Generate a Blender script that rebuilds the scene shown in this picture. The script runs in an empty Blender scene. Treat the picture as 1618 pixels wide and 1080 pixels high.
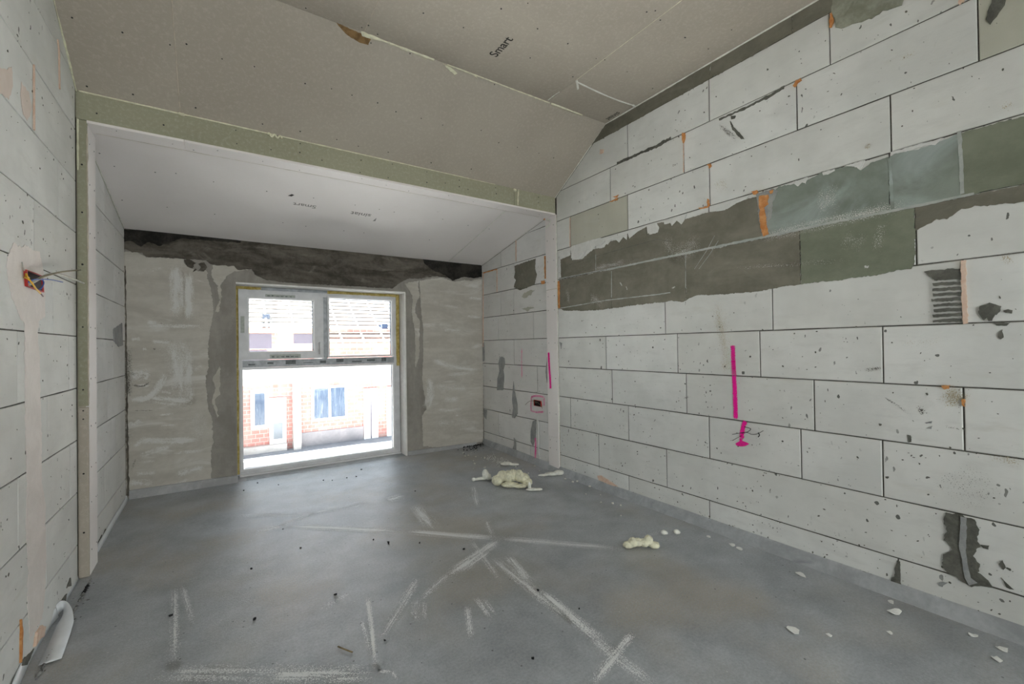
import bpy, bmesh, math, random
from mathutils import Vector, Matrix, noise

# ------------------------------------------------------------------ camera, world, lights, exposure
S = bpy.context.scene
COL = S.collection
H = 1.08                                   # camera height above the screed
XR, XL, YB = 2.376, -0.561, 4.15           # right wall, left wall, back wall
YF = -1.40                                 # wall behind the camera
F, YAW, PIT, ROL = 695.315, 0.58714, 0.008959, -0.0143987
_fw = Vector((math.sin(YAW)*math.cos(PIT), math.cos(YAW)*math.cos(PIT), math.sin(PIT)))
_rt = Vector((math.cos(YAW), -math.sin(YAW), 0))
_up = _rt.cross(_fw)
RT = math.cos(ROL)*_rt + math.sin(ROL)*_up
UP = -math.sin(ROL)*_rt + math.cos(ROL)*_up
FW = _fw
CAM = Vector((0, 0, H))
cd = bpy.data.cameras.new('camera')
cd.sensor_fit = 'HORIZONTAL'; cd.sensor_width = 36; cd.lens = F/1618*36
cd.clip_start = 0.02; cd.clip_end = 200
cam = bpy.data.objects.new('camera', cd); COL.objects.link(cam)
m = Matrix((RT, UP, -FW)).transposed().to_4x4(); m.translation = CAM
cam.matrix_world = m
S.camera = cam

W = bpy.data.worlds.new('sky'); S.world = W; W.use_nodes = True
W.node_tree.nodes['Background'].inputs[0].default_value = (0.80, 0.89, 1.0, 1)
W.node_tree.nodes['Background'].inputs[1].default_value = 1.3

sl = bpy.data.lights.new('sun', 'SUN'); sl.energy = 30.0; sl.angle = 0.009; sl.color = (1.0, 0.975, 0.955)
sun = bpy.data.objects.new('sun', sl); COL.objects.link(sun)
sun.rotation_euler = Vector((0.38, -0.10, -0.91)).to_track_quat('-Z', 'Y').to_euler()
sun.location = (0, 10, 12)

# daylight entering by the glazed balcony door in the wall behind the camera
al = bpy.data.lights.new('daylight_rear', 'AREA'); al.shape = 'RECTANGLE'; al.size = 2.3; al.size_y = 2.1
al.energy = 24; al.color = (1.0, 0.94, 0.81)
ao = bpy.data.objects.new('daylight_rear', al); COL.objects.link(ao)
ao.location = (0.95, YF - 0.45, 1.2); ao.rotation_euler = Vector((0.0, 1, -0.02)).to_track_quat('-Z', 'Y').to_euler()

S.view_settings.view_transform = 'Standard'; S.view_settings.look = 'None'
S.view_settings.gamma = 1.0; S.view_settings.use_curve_mapping = False
S.view_settings.exposure = 1.25

# ------------------------------------------------------------------ photo pixel -> point on a real plane
def ray(x, y): return RT*((x-809)/F) + UP*((540-y)/F) + FW
def on(x, y, ax, v):
    d = ray(x, y); return CAM + d*((v-CAM[ax])/d[ax])
def fz(y):                                  # the screed rises a little towards the window
    t = min(1, max(0, (y-2.3)/1.9)); return 0.028*t*t*(3-2*t)
def onfloor(x, y):
    p = on(x, y, 2, 0.0)
    for _ in range(4): p = on(x, y, 2, fz(p.y))
    return p
YS0, ZS0, YS1, ZS1 = 2.283, 2.70, 2.88, 2.327     # slope: ridge line and beam line
SL = (ZS1-ZS0)/(YS1-YS0)
YB0, ZB0, ZB1 = 3.005, 2.190, 1.957               # bay ceiling
BSL = (ZB1-ZB0)/(YB-YB0)
def onslope(x, y, y0=YS0, z0=ZS0, s=SL):
    d = ray(x, y); return CAM + d*((z0 - s*y0 - H)/(d.z - s*d.y))
def onbay(x, y): return onslope(x, y, YB0, ZB0, BSL)

rnd = random.Random(11)
# ------------------------------------------------------------------ materials
class NT:
    def __init__(s, name):
        s.m = bpy.data.materials.new(name); s.m.use_nodes = True
        s.t = s.m.node_tree; s.b = s.t.nodes['Principled BSDF']
    def n(s, typ, out=0, props=None, **ins):
        nd = s.t.nodes.new('ShaderNode'+typ)
        for k, v in (props or {}).items(): setattr(nd, k, v)
        for k, v in ins.items():
            key = int(k[1:]) if k[0] == 'i' and k[1:].isdigit() else k.replace('_', ' ')
            s.set(nd.inputs[key], v)
        return nd if out is None else nd.outputs[out]
    def set(s, sock, v):
        if hasattr(v, 'links'): s.t.links.new(v, sock)
        else:
            if sock.type == 'RGBA' and len(v) == 3: v = (*v, 1)
            sock.default_value = v
    def obj(s, rand=True):
        c = s.n('TexCoord', 'Object')
        if rand:
            r = s.n('ObjectInfo', 'Random')
            r = s.math('MULTIPLY', r, 37.0)
            c = s.n('VectorMath', 0, dict(operation='ADD'), i0=c, i1=r)
        return c
    def math(s, op, a, b=0.0, clamp=False):
        return s.n('Math', 0, dict(operation=op, use_clamp=clamp), i0=a, i1=b)
    def noise(s, vec, scale, detail=3.0, rough=0.55, dist=0.0):
        return s.n('TexNoise', 'Fac' if False else 0, Vector=vec, Scale=scale, Detail=detail, Roughness=rough, Distortion=dist)
    def scale(s, vec, sc): return s.n('VectorMath', 0, dict(operation='MULTIPLY'), i0=vec, i1=sc)
    def ramp(s, f, lo, hi, a=0.0, b=1.0):
        return s.n('MapRange', 0, dict(interpolation_type='SMOOTHSTEP'), Value=f, i1=lo, i2=hi, i3=a, i4=b)
    def mix(s, f, a, b, mode='MIX'):
        nd = s.t.nodes.new('ShaderNodeMix'); nd.data_type = 'RGBA'; nd.blend_type = mode
        s.set(nd.inputs[0], f); s.set(nd.inputs[6], a); s.set(nd.inputs[7], b)
        return nd.outputs[2]
    def bump(s, h, strength=0.3, dist=0.004, normal=None):
        nd = s.t.nodes.new('ShaderNodeBump'); nd.inputs['Strength'].default_value = strength
        nd.inputs['Distance'].default_value = dist; s.set(nd.inputs['Height'], h)
        if normal is not None: s.set(nd.inputs['Normal'], normal)
        s.t.links.new(nd.outputs[0], s.b.inputs['Normal']); return nd.outputs[0]
    def done(s, col, rough=0.8, spec=0.3):
        s.set(s.b.inputs['Base Color'], col); s.set(s.b.inputs['Roughness'], rough)
        s.b.inputs['Specular IOR Level'].default_value = spec
        return s.m

def m_block(name, ca, cb, dens=0.5):
    t = NT(name); c = t.obj()
    n1 = t.noise(c, 3.2, 4, .6); n2 = t.noise(c, 22, 3, .6); n3 = t.noise(c, 120, 2, .6)
    col = t.mix(t.ramp(n1, .3, .72), ca, cb)
    col = t.mix(t.ramp(t.noise(t.scale(c, (1, .35, 1.6)), 16, 5, .7), .48, .74, 0, .30), col, (.56, .555, .53))
    rv = t.n('ObjectInfo', 'Random')
    col = t.mix(t.math('MULTIPLY', rv, .24), col, (0.56, 0.54, 0.48))
    col = t.mix(t.ramp(t.noise(t.scale(c, (1, .6, 2.2)), 5.5, 4, .65), .60, .80, 0, .30), col, (0.50, 0.47, 0.38))
    def specks(sc, thr, r0, r1, asp):
        w = t.n('VectorMath', 0, dict(operation='ADD'), i0=t.scale(c, asp),
                i1=t.scale(t.n('TexNoise', 1, Vector=c, Scale=28.0, Detail=2.0), (.03, .03, .03)))
        v = t.n('TexVoronoi', None, dict(feature='F1'), Vector=w, Scale=sc, Randomness=1.0)
        rgb = t.n('SeparateColor', None, Color=v.outputs['Color'])
        on_ = t.math('GREATER_THAN', rgb.outputs[0], thr)
        rad = t.math('MULTIPLY', rgb.outputs[1], r1); rad = t.math('ADD', rad, r0)
        hit = t.math('LESS_THAN', v.outputs['Distance'], rad)
        return t.math('MULTIPLY', on_, hit)
    zone = t.ramp(t.noise(c, 1.9, 2), .40, .62)
    s1 = specks(14, 1-dens*.42, .03, .09, (1, 1, .7))
    s2 = t.math('MULTIPLY', specks(34, 1-dens*.5, .05, .14, (1.1, 1.1, .6)), zone)
    sp = t.math('MAXIMUM', s1, s2)
    col = t.mix(t.math('MULTIPLY', sp, .86), col, (0.075, 0.075, 0.065))
    h = t.math('ADD', t.math('MULTIPLY', n2, .5), t.math('MULTIPLY', n3, .35))
    h = t.math('SUBTRACT', h, t.math('MULTIPLY', sp, .9))
    t.bump(h, .35, .004)
    return t.done(col, .92, .15)
def m_cement(name, ca, cb, sc=4.0, cc=None, thr=(.58, .8), stretch=(1, 1, 1), rough=.85, bump=.35):
    t = NT(name); c = t.obj(); cs = t.scale(c, stretch)
    n1 = t.noise(cs, sc, 6, .62, .6); n2 = t.noise(c, sc*9, 4, .65)
    f = t.math('ADD', t.math('MULTIPLY', n1, .75), t.math('MULTIPLY', n2, .25))
    col = t.mix(t.ramp(f, .36, .66), ca, cb)
    if cc: col = t.mix(t.ramp(t.noise(cs, sc*.8, 5, .6, 1.2), thr[0], thr[1], 0, .85), col, cc)
    t.bump(t.math('ADD', n2, t.math('MULTIPLY', t.noise(c, 160, 2), .5)), bump, .004)
    return t.done(col, rough, .25)
def m_plain(name, col, rough=.6, spec=.4, var=.12, sc=18.0, bump=.08, metal=0.0):
    t = NT(name); c = t.obj()
    n1 = t.noise(c, sc, 4, .6)
    dk = tuple(v*(1-var*2) for v in col)
    cc = t.mix(t.ramp(n1, .35, .65), dk, col)
    t.bump(t.noise(c, sc*6, 2), bump, .003)
    t.b.inputs['Metallic'].default_value = metal
    return t.done(cc, rough, spec)
def m_board(name, ca, cb, cx=None):
    t = NT(name); c = t.obj()
    n1 = t.noise(c, 1.6, 3, .5); n2 = t.noise(t.scale(c, (1, 1, 1)), 60, 3, .7)
    col = t.mix(t.ramp(n1, .3, .7), ca, cb)
    col = t.mix(t.ramp(n2, .45, .75, 0, .18), col, (.80, .75, .68))
    col = t.mix(t.ramp(t.noise(t.scale(c, (1.4, 1.4, 1.4)), 9, 5, .65), .66, .80, 0, .25), col, (.33, .30, .26))
    t.bump(n2, .10, .002)
    return t.done(col, .9, .15)

MT = {}
MT['block'] = m_block('aerated_concrete', (.80, .80, .775), (.68, .68, .655), .55)
MT['block_low'] = m_block('aerated_concrete_pitted', (.80, .80, .775), (.68, .68, .655), 1.0)
MT['block_tan'] = m_block('aerated_concrete_tan', (.56, .555, .47), (.47, .465, .385), .35)
MT['block_bay'] = m_block('aerated_concrete_clean', (.84, .83, .815), (.75, .74, .725), .30)
MT['mortar'] = m_cement('mortar_joint', (.07, .067, .058), (.15, .145, .125), 12)
MT['coat'] = m_cement('cement_coat', (.165, .155, .12), (.235, .22, .175), 3.0, (.33, .325, .28), (.60, .82), (1, 1, 2.0))
MT['coat_blue'] = m_cement('cement_coat_efflorescent', (.20, .225, .19), (.28, .315, .275), 2.4, (.47, .53, .515), (.45, .70), (1, .8, 1.4), .7)
MT['coat_green'] = m_cement('cement_coat_green', (.185, .20, .145), (.25, .265, .20), 2.6, (.38, .415, .36), (.62, .85), (1, .7, 1.6), .75)
MT['ledge'] = m_cement('mortar_ledge', (.38, .40, .375), (.52, .53, .50), 9)
MT['smear'] = m_cement('mortar_smear', (.10, .10, .085), (.19, .185, .16), 14)
MT['smear_grey'] = m_cement('mortar_smear_grey', (.30, .305, .305), (.42, .42, .41), 14)
MT['concrete'] = m_cement('patch_concrete', (.24, .245, .19), (.38, .38, .31), 9, (.17, .17, .13), (.6, .75))
MT['whitecoat'] = m_cement('white_thin_coat', (.66, .66, .63), (.78, .775, .75), 12)
MT['plaster'] = m_cement('grey_plaster', (.46, .43, .38), (.57, .54, .485), 3.0, (.70, .685, .65), (.54, .74), (.8, 1, 3.0))
MT['render'] = m_cement('fresh_render', (.27, .25, .225), (.37, .345, .31), 2.5, (.50, .475, .44), (.62, .8), (2.2, 1, .7))
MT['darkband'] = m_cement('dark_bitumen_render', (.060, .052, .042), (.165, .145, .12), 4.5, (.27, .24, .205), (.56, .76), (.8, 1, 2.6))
MT['black'] = m_cement('black_primer', (.012, .011, .010), (.05, .045, .038), 8)
MT['smearwhite'] = m_cement('lime_smear', (.53, .515, .48), (.64, .625, .595), 10, None, (0, 1), (3, 1, .6))
MT['pinkplaster'] = m_cement('gypsum_filler', (.74, .685, .645), (.82, .765, .725), 9)
MT['pinkpatch'] = m_cement('gypsum_patch', (.70, .60, .53), (.76, .66, .60), 9)
MT['board'] = m_board('plasterboard_paper', (.445, .395, .33), (.495, .445, .375))
MT['board_white'] = m_board('plasterboard_bay', (.83, .785, .765), (.89, .845, .825))
MT['board_green'] = m_board('plasterboard_green', (.335, .325, .235), (.38, .37, .27))
MT['board_edge'] = m_plain('plasterboard_torn_edge', (.62, .55, .45), .9, .2)
MT['brownpaper'] = m_plain('torn_brown_paper', (.30, .185, .085), .9, .1, .2, 30)
MT['foam'] = m_plain('polyurethane_foam', (.84, .81, .62), .7, .3, .10, 40, .4)
MT['foamwhite'] = m_plain('foam_white', (.86, .85, .78), .75, .3, .08, 40, .4)
MT['orange'] = m_cement('orange_foam', (.62, .24, .07), (.80, .42, .18), 40, None, rough=.85, bump=.8)
MT['peach'] = m_cement('peach_dust', (.72, .50, .38), (.80, .64, .53), 40)
MT['screw'] = m_plain('screw_black', (.012, .012, .012), .45, .5, .1, 200)
MT['ink'] = m_plain('board_ink', (.085, .080, .072), .9, .1, .3, 90)
MT['ink_grey'] = m_plain('board_ink_faded', (.36, .335, .32), .9, .1, .2, 90)
MT['pvc'] = m_plain('window_pvc', (.80, .80, .81), .35, .5, .03, 10, .02)
MT['film'] = m_plain('window_protective_film', (.72, .72, .735), .35, .5, .06, 12, .08)
MT['film_dark'] = m_plain('window_transom_film', (.45, .475, .505), .35, .5, .15, 22, .05)
MT['filmprint'] = m_plain('film_print', (.16, .18, .18), .5, .4, .2, 60)
MT['filmlabel'] = m_plain('film_label', (.47, .50, .46), .5, .4, .1, 60)
MT['foamyellow'] = m_cement('foam_yellow_strip', (.42, .31, .07), (.70, .58, .25), 22, None, (0, 1), (1, 1, 1), .8, .8)
MT['reveal'] = m_plain('reveal_board', (.84, .82, .79), .9, .2, .05)
MT['spacer'] = m_plain('glazing_spacer', (.10, .13, .17), .4, .5)
MT['pink'] = m_plain('pink_spray', (.95, .015, .33), .6, .4, .06, 60)
MT['pinksoft'] = m_cement('pink_spray_faded', (.85, .25, .50), (.83, .50, .62), 30)
MT['red'] = m_plain('red_box', (.50, .030, .022), .45, .5, .15, 40)
MT['boxdark'] = m_plain('box_inside', (.018, .008, .008), .7, .3, .2, 60)
MT['wy'] = m_plain('wire_yellow', (.85, .48, .02), .4, .5); MT['wb'] = m_plain('wire_blue', (.045, .12, .42), .4, .5)
MT['wg'] = m_plain('cable_grey', (.50, .49, .43), .5, .4); MT['wbr'] = m_plain('cable_brown', (.25, .215, .13), .5, .4)
MT['wk'] = m_plain('wire_black', (.02, .018, .018), .45, .4); MT['copper'] = m_plain('wire_end', (.10, .03, .02), .5, .5)
MT['strip'] = m_plain('white_edge_film', (.84, .86, .89), .3, .5, .04, 12, .05)
MT['cove'] = m_cement('base_fillet', (.33, .34, .35), (.48, .495, .51), 5, (.22, .225, .24), (.60, .78), (1, 1, 1), .6)
MT['skirt'] = m_cement('skirting_foil', (.36, .36, .365), (.50, .50, .505), 5, (.22, .22, .23), (.62, .8), (1, 1, 1), .5)
MT['chip'] = m_plain('white_chip', (.88, .88, .85), .7, .3, .05)
MT['grit'] = m_plain('dark_grit', (.035, .035, .038), .9, .2, .3, 60)
MT['rubble'] = m_plain('grey_rubble', (.33, .33, .32), .9, .2, .3, 40)
MT['splinter'] = m_plain('wood_splinter', (.30, .23, .13), .9, .2, .2, 60)

# outdoors
MT['yard'] = m_cement('yard_concrete', (.66, .655, .64), (.76, .75, .735), 1.2)
MT['bounce_white'] = m_cement('bounce_slab_white', (.80, .80, .79), (.86, .86, .85), 1.2)
MT['pave'] = m_cement('pavement', (.15, .165, .185), (.20, .215, .235), 1.5)
def m_brick():
    t = NT('house_brick'); c = t.obj(False)
    sp = t.n('SeparateXYZ', None, Vector=c)
    v = t.n('CombineXYZ', 0, X=sp.outputs[0], Y=sp.outputs[2], Z=0.0)
    b = t.n('TexBrick', None, Vector=v, Color1=(.37, .145, .125), Color2=(.42, .185, .16), Mortar=(.42, .32, .29), Scale=1.0)
    b.inputs['Brick Width'].default_value = .29; b.inputs['Row Height'].default_value = .16; b.inputs['Mortar Size'].default_value = .014
    n = t.noise(c, .9, 4)
    col = t.mix(t.ramp(n, .45, .7, 0, .55), b.outputs[0], (.50, .36, .31))
    return t.done(col, .9, .2)
MT['brick'] = m_brick()
MT['hplaster'] = m_cement('house_plaster', (.40, .375, .35), (.50, .475, .45), 1.5)
MT['plinth'] = m_cement('house_plinth', (.20, .19, .20), (.27, .25, .255), 1.2)
MT['hwhite'] = m_plain('house_white_pvc', (.86, .86, .86), .4, .5, .03)
MT['hglass'] = m_cement('curtained_glass', (.035, .055, .095), (.085, .11, .15), 3.0, (.22, .25, .29), (.55, .75), (6, 1, .6), .2, .0)
MT['hdark'] = m_plain('house_dark_opening', (.085, .07, .10), .9, .2)
MT['tile'] = m_cement('roof_tile', (.15, .13, .115), (.21, .185, .165), 2.5)
MT['tileline'] = m_plain('roof_seam', (.45, .43, .41), .8, .3)
MT['eave'] = m_plain('eave_board', (.62, .40, .24), .8, .2)
MT['rooflight'] = m_plain('roof_light_glass', (.03, .05, .10), .2, .6)

def m_glass():
    m = bpy.data.materials.new('window_glass'); m.use_nodes = True; t = m.node_tree
    t.nodes.clear()
    o = t.nodes.new('ShaderNodeOutputMaterial'); tr = t.nodes.new('ShaderNodeBsdfTransparent'); gl = t.nodes.new('ShaderNodeBsdfGlossy')
    fr = t.nodes.new('ShaderNodeFresnel'); mx = t.nodes.new('ShaderNodeMixShader')
    tr.inputs[0].default_value = (.95, .97, .97, 1); gl.inputs['Roughness'].default_value = .02; fr.inputs[0].default_value = 1.45
    t.links.new(fr.outputs[0], mx.inputs[0]); t.links.new(tr.outputs[0], mx.inputs[1]); t.links.new(gl.outputs[0], mx.inputs[2])
    t.links.new(mx.outputs[0], o.inputs[0]); return m
MT['glass'] = m_glass()

# ------------------------------------------------------------------ mesh helpers
def link(name, me, mat, parent=None, loc=None):
    o = bpy.data.objects.new(name, me); COL.objects.link(o)
    if mat is not None and not me.materials: me.materials.append(MT[mat] if isinstance(mat, str) else mat)
    if loc is not None: o.location = loc
    if parent is not None: o.parent = parent
    return o
def mesh(verts, faces, smooth=False, origin=None):
    me = bpy.data.meshes.new('m')
    if origin is not None: verts = [Vector(v)-origin for v in verts]
    me.from_pydata([tuple(v) for v in verts], [], faces); me.validate()
    bm = bmesh.new(); bm.from_mesh(me); bmesh.ops.recalc_face_normals(bm, faces=bm.faces); bm.to_mesh(me); bm.free()
    if smooth: me.polygons.foreach_set('use_smooth', [True]*len(me.polygons))
    me.update(); return me
class MB:
    def __init__(s): s.v = []; s.f = []
    def add(s, v, f):
        k = len(s.v); s.v += [Vector(q) for q in v]; s.f += [tuple(i+k for i in q) for q in f]
    def box(s, a, b):
        x0, y0, z0 = a; x1, y1, z1 = b
        s.add([(x0,y0,z0),(x1,y0,z0),(x1,y1,z0),(x0,y1,z0),(x0,y0,z1),(x1,y0,z1),(x1,y1,z1),(x0,y1,z1)],
              [(0,3,2,1),(4,5,6,7),(0,1,5,4),(1,2,6,5),(2,3,7,6),(3,0,4,7)])
        return s
    def frame(s, x0, x1, z0, z1, wl, wr, wb, wt, y0, y1):
        s.box((x0,y0,z0),(x0+wl,y1,z1)); s.box((x1-wr,y0,z0),(x1,y1,z1))
        s.box((x0+wl,y0,z0),(x1-wr,y1,z0+wb)); s.box((x0+wl,y0,z1-wt),(x1-wr,y1,z1)); return s
    def prism(s, poly, off):                 # ngon extruded by vector off
        n = len(poly); off = Vector(off)
        s.add(list(poly)+[Vector(q)+off for q in poly], [tuple(range(n))[::-1], tuple(range(n, 2*n))]+[(i,(i+1)%n,n+(i+1)%n,n+i) for i in range(n)])
        return s
    def tube(s, pts, r, seg=8, rr=None):
        pts = [Vector(q) for q in pts]; n = len(pts); rings = []
        up = Vector((0.13, .31, .94))
        for i, q in enumerate(pts):
            d = (pts[min(i+1,n-1)]-pts[max(i-1,0)]).normalized()
            a = d.cross(up)
            if a.length < .05: a = d.cross(Vector((1,0,0)))
            a.normalize(); b = d.cross(a)
            k = rr[i] if rr else r
            rings.append([q+(a*math.cos(2*math.pi*j/seg)+b*math.sin(2*math.pi*j/seg))*k for j in range(seg)])
        v = [q for R_ in rings for q in R_]; f = []
        for i in range(n-1):
            for j in range(seg): f.append((i*seg+j, i*seg+(j+1)%seg, (i+1)*seg+(j+1)%seg, (i+1)*seg+j))
        f.append(tuple(range(seg))[::-1]); f.append(tuple((n-1)*seg+j for j in range(seg)))
        s.add(v, f); return s
    def build(s, name, mat, parent=None, smooth=False, origin=None):
        return link(name, mesh(s.v, s.f, smooth, origin), mat, parent, origin)
def box(name, a, b, mat, parent=None): return MB().box(a, b).build(name, mat, parent)
def spline(pts, k=6):
    pts = [Vector(q) for q in pts]; out = []
    for i in range(len(pts)-1):
        p0, p1, p2, p3 = pts[max(i-1,0)], pts[i], pts[i+1], pts[min(i+2,len(pts)-1)]
        for j in range(k):
            t = j/k
            out.append(.5*((2*p1)+(p2-p0)*t+(2*p0-5*p1+4*p2-p3)*t*t+(3*p1-p0-3*p2+p3)*t**3))
    out.append(pts[-1]); return out
def rag(poly, amp, step, seed, closed=True):
    """subdivide a planar polygon and roughen its edge"""
    out = []; n = len(poly); P = [Vector(q) for q in poly]
    nrm = Vector((0,0,0))
    for i in range(n): nrm += P[i].cross(P[(i+1) % n])
    nrm = (nrm if nrm.length else Vector((1,0,0))).normalized()
    for i in range(n if closed else n-1):
        a, b = P[i], P[(i+1) % n]; L = (b-a).length; k = max(1, int(L/step)); d = (b-a).normalized() if L > 1e-6 else Vector((0,1,0)); s_ = d.cross(nrm)
        for j in range(k):
            q = a.lerp(b, j/k)
            w = noise.noise(q*28+Vector((seed,0,0)))*.6+noise.noise(q*95+Vector((seed,3,0)))*.55+noise.noise(q*260+Vector((seed,7,0)))*.5
            out.append(q + s_*(w*amp*2) + d*(noise.noise(q*60+Vector((seed,9,1)))*amp*.6))
    return out
def tag(o, label=None, cat=None, group=None, kind=None):
    if label: o['label'] = label
    if cat: o['category'] = cat
    if group: o['group'] = group
    if kind: o['kind'] = kind
    return o
def struct(o, label=None): return tag(o, label, None, None, 'structure')
def empty(name, loc):
    o = bpy.data.objects.new(name, None); COL.objects.link(o); o.location = loc; o.empty_display_size = .05; return o
def kid(root, o):                            # child whose mesh is in world coordinates
    o.parent = root; o.matrix_parent_inverse = Matrix.Translation(-root.location); return o


# strokes: thin dry scrapes, lime smears and spray lines lying on a surface, fading at their edges (UV: along, across)
def m_stroke(name, ca, cb, soft=1.6, streak=(2.0, 4.0), thr=.28, gain=3.2, ends=(7., 3.5), rough=.9, grain=240.0):
    t = NT(name); uv = t.n('TexCoord', 'UV'); r = t.math('MULTIPLY', t.n('ObjectInfo', 'Random'), 61.0)
    sp = t.n('SeparateXYZ', None, Vector=uv)
    d = t.math('ABSOLUTE', t.math('MULTIPLY', t.math('SUBTRACT', sp.outputs[1], .5), 2.0))
    across = t.math('SUBTRACT', 1.0, t.math('POWER', d, soft), True)
    along = t.math('MULTIPLY', t.math('MULTIPLY', sp.outputs[0], ends[0], True), t.math('MULTIPLY', t.math('SUBTRACT', 1.0, sp.outputs[0]), ends[1], True))
    v = t.n('VectorMath', 0, dict(operation='ADD'), i0=t.scale(uv, (streak[0], streak[1], 1)), i1=r)
    st = t.math('MULTIPLY', t.math('SUBTRACT', t.noise(v, 1.0, 4, .6), thr), gain, True)
    fine = t.ramp(t.noise(t.n('TexCoord', 'Object'), grain, 3, .7), .28, .72)
    al = t.math('MULTIPLY', t.math('MULTIPLY', across, along), st)
    k = t.n('SeparateColor', 0, Color=t.n('ObjectInfo', 'Color'))
    al = t.math('GREATER_THAN', t.math('MULTIPLY', al, k), t.math('MAXIMUM', fine, .02))
    t.done(t.mix(t.noise(uv, 9, 3), ca, cb), rough, .2)
    t.set(t.b.inputs['Alpha'], al)
    return t.m
MT['scuff'] = m_stroke('trowel_scuff', (.78, .79, .79), (.86, .865, .865), 1.2, (1.6, 7.0), .27, 3.2, (6., 3.5), .38)
MT['lime'] = m_stroke('lime_stroke', (.62, .61, .58), (.72, .71, .68), 1.5, (3., 3.), .25, 2.6, (5., 4.))
MT['dark_stroke'] = m_stroke('dirt_stroke', (.08, .075, .065), (.16, .15, .13), 1.5, (3., 3.), .25, 2.6, (5., 4.))
MT['spray'] = m_stroke('spray_stroke', (.96, .012, .33), (.96, .02, .36), 3.0, (1., 1.), -.4, 3.0, (40., 30.), .6)
MT['spray_soft'] = m_stroke('spray_stroke_thin', (.95, .10, .42), (.93, .20, .48), 1.6, (3., 2.), .15, 2.2, (8., 6.), .6)
MT['tanstain'] = m_stroke('tan_stain', (.45, .38, .25), (.52, .45, .33), 1.4, (2., 2.), .25, 2.2, (4., 4.))
def stroke(name, P, nr, w, mat, par, k=1.0, lift=.0005, zf=None, n=10):
    P = spline(P, max(2, n//max(1, len(P)-1))) if len(P) > 2 else [P[0].lerp(P[1], i/n) for i in range(n+1)]
    v = []; L = len(P); nr = Vector(nr)
    for i, q in enumerate(P):
        d = (P[min(i+1, L-1)]-P[max(i-1, 0)]).normalized(); s_ = d.cross(nr).normalized(); ww = w[min(len(w)-1, int(i/L*len(w)))] if isinstance(w, list) else w
        for e in (-.5, 0, .5):
            c_ = q+s_*(ww*e)+nr*lift
            if zf: c_.z = zf(c_.x, c_.y)+lift
            v.append(c_)
    f = [(i*3+j, i*3+j+1, i*3+j+4, i*3+j+3) for i in range(L-1) for j in (0, 1)]
    me = bpy.data.meshes.new('s'); me.from_pydata([tuple(q) for q in v], [], f); uv = me.uv_layers.new(name='UVMap')
    for lp_ in me.loops: i, j = divmod(lp_.vertex_index, 3); uv.data[lp_.index].uv = (i/(L-1), j/2)
    o = link(name, me, mat, par); o.color = (k, k, k, 1); return o

# ------------------------------------------------------------------ floor
def m_floor():
    t = NT('grey_screed'); c = t.obj(False)
    n1 = t.noise(c, .9, 4, .6, .4); n2 = t.noise(c, 5, 5, .62); n3 = t.noise(c, 55, 4, .7)
    col = t.mix(t.ramp(n1, .33, .68), (.285, .303, .322), (.37, .389, .41))
    sx = t.n('SeparateXYZ', None, Vector=c)
    col = t.mix(t.math('MULTIPLY', t.math('SUBTRACT', n2, .25), 0.9, True), col, (.43, .448, .468))
    gr = t.noise(c, 95, 4, .75)
    f_ = t.math('ADD', t.math('MULTIPLY', gr, .95), t.math('ADD', t.math('MULTIPLY', n2, .75), .18))
    col = t.mix(1.0, col, t.n('CombineXYZ', 0, X=f_, Y=f_, Z=f_), 'MULTIPLY')
    # sandy dust
    sand = t.math('MULTIPLY', t.ramp(t.noise(c, 1.3, 3, .55), .44, .66), t.ramp(t.noise(c, 210, 3, .7), .35, .65))
    col = t.mix(t.math('MULTIPLY', sand, .85), col, (.385, .325, .235))
    v = t.n('TexVoronoi', None, Vector=t.scale(c, (1, 1, 1)), Scale=26.0)
    rg = t.n('SeparateColor', None, Color=v.outputs['Color'])
    sp = t.math('MULTIPLY', t.math('GREATER_THAN', rg.outputs[0], .80), t.math('LESS_THAN', v.outputs['Distance'], .10))
    col = t.mix(t.math('MULTIPLY', sp, .75), col, (.07, .07, .07))
    v2 = t.n('TexVoronoi', None, Vector=t.scale(c, (1.1, 1, 1)), Scale=19.0)
    rg2 = t.n('SeparateColor', None, Color=v2.outputs['Color'])
    sp2 = t.math('MULTIPLY', t.math('GREATER_THAN', rg2.outputs[0], .86), t.math('LESS_THAN', v2.outputs['Distance'], .07))
    col = t.mix(t.math('MULTIPLY', sp2, .6), col, (.62, .62, .6))
    t.bump(t.math('ADD', t.math('MULTIPLY', n3, .6), t.noise(c, 190, 3, .7)), .40, .004)
    ro = t.math('ADD', t.math('MULTIPLY', n1, .16), .24)
    return t.done(col, ro, .5)
MT['floor'] = m_floor()
def fzn(x, y): return fz(y)+.0015*noise.noise(Vector((x*1.3, y*1.3, 4)))
v = []; f = []; NX, NY = 24, 70
xs = [XL-.3+(XR+.3-XL+.3)*i/NX for i in range(NX+1)]; ys = [YF-.3+(YB+.02-YF+.3)*j/NY for j in range(NY+1)]
for y in ys:
    for x in xs: v.append((x, y, fzn(x, y)))
for j in range(NY):
    for i in range(NX): a = j*(NX+1)+i; f.append((a, a+1, a+NX+2, a+NX+1))
floor = struct(link('floor', mesh(v, f, True), 'floor'), 'grey cement screed floor with white trowel scrapes')
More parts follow.
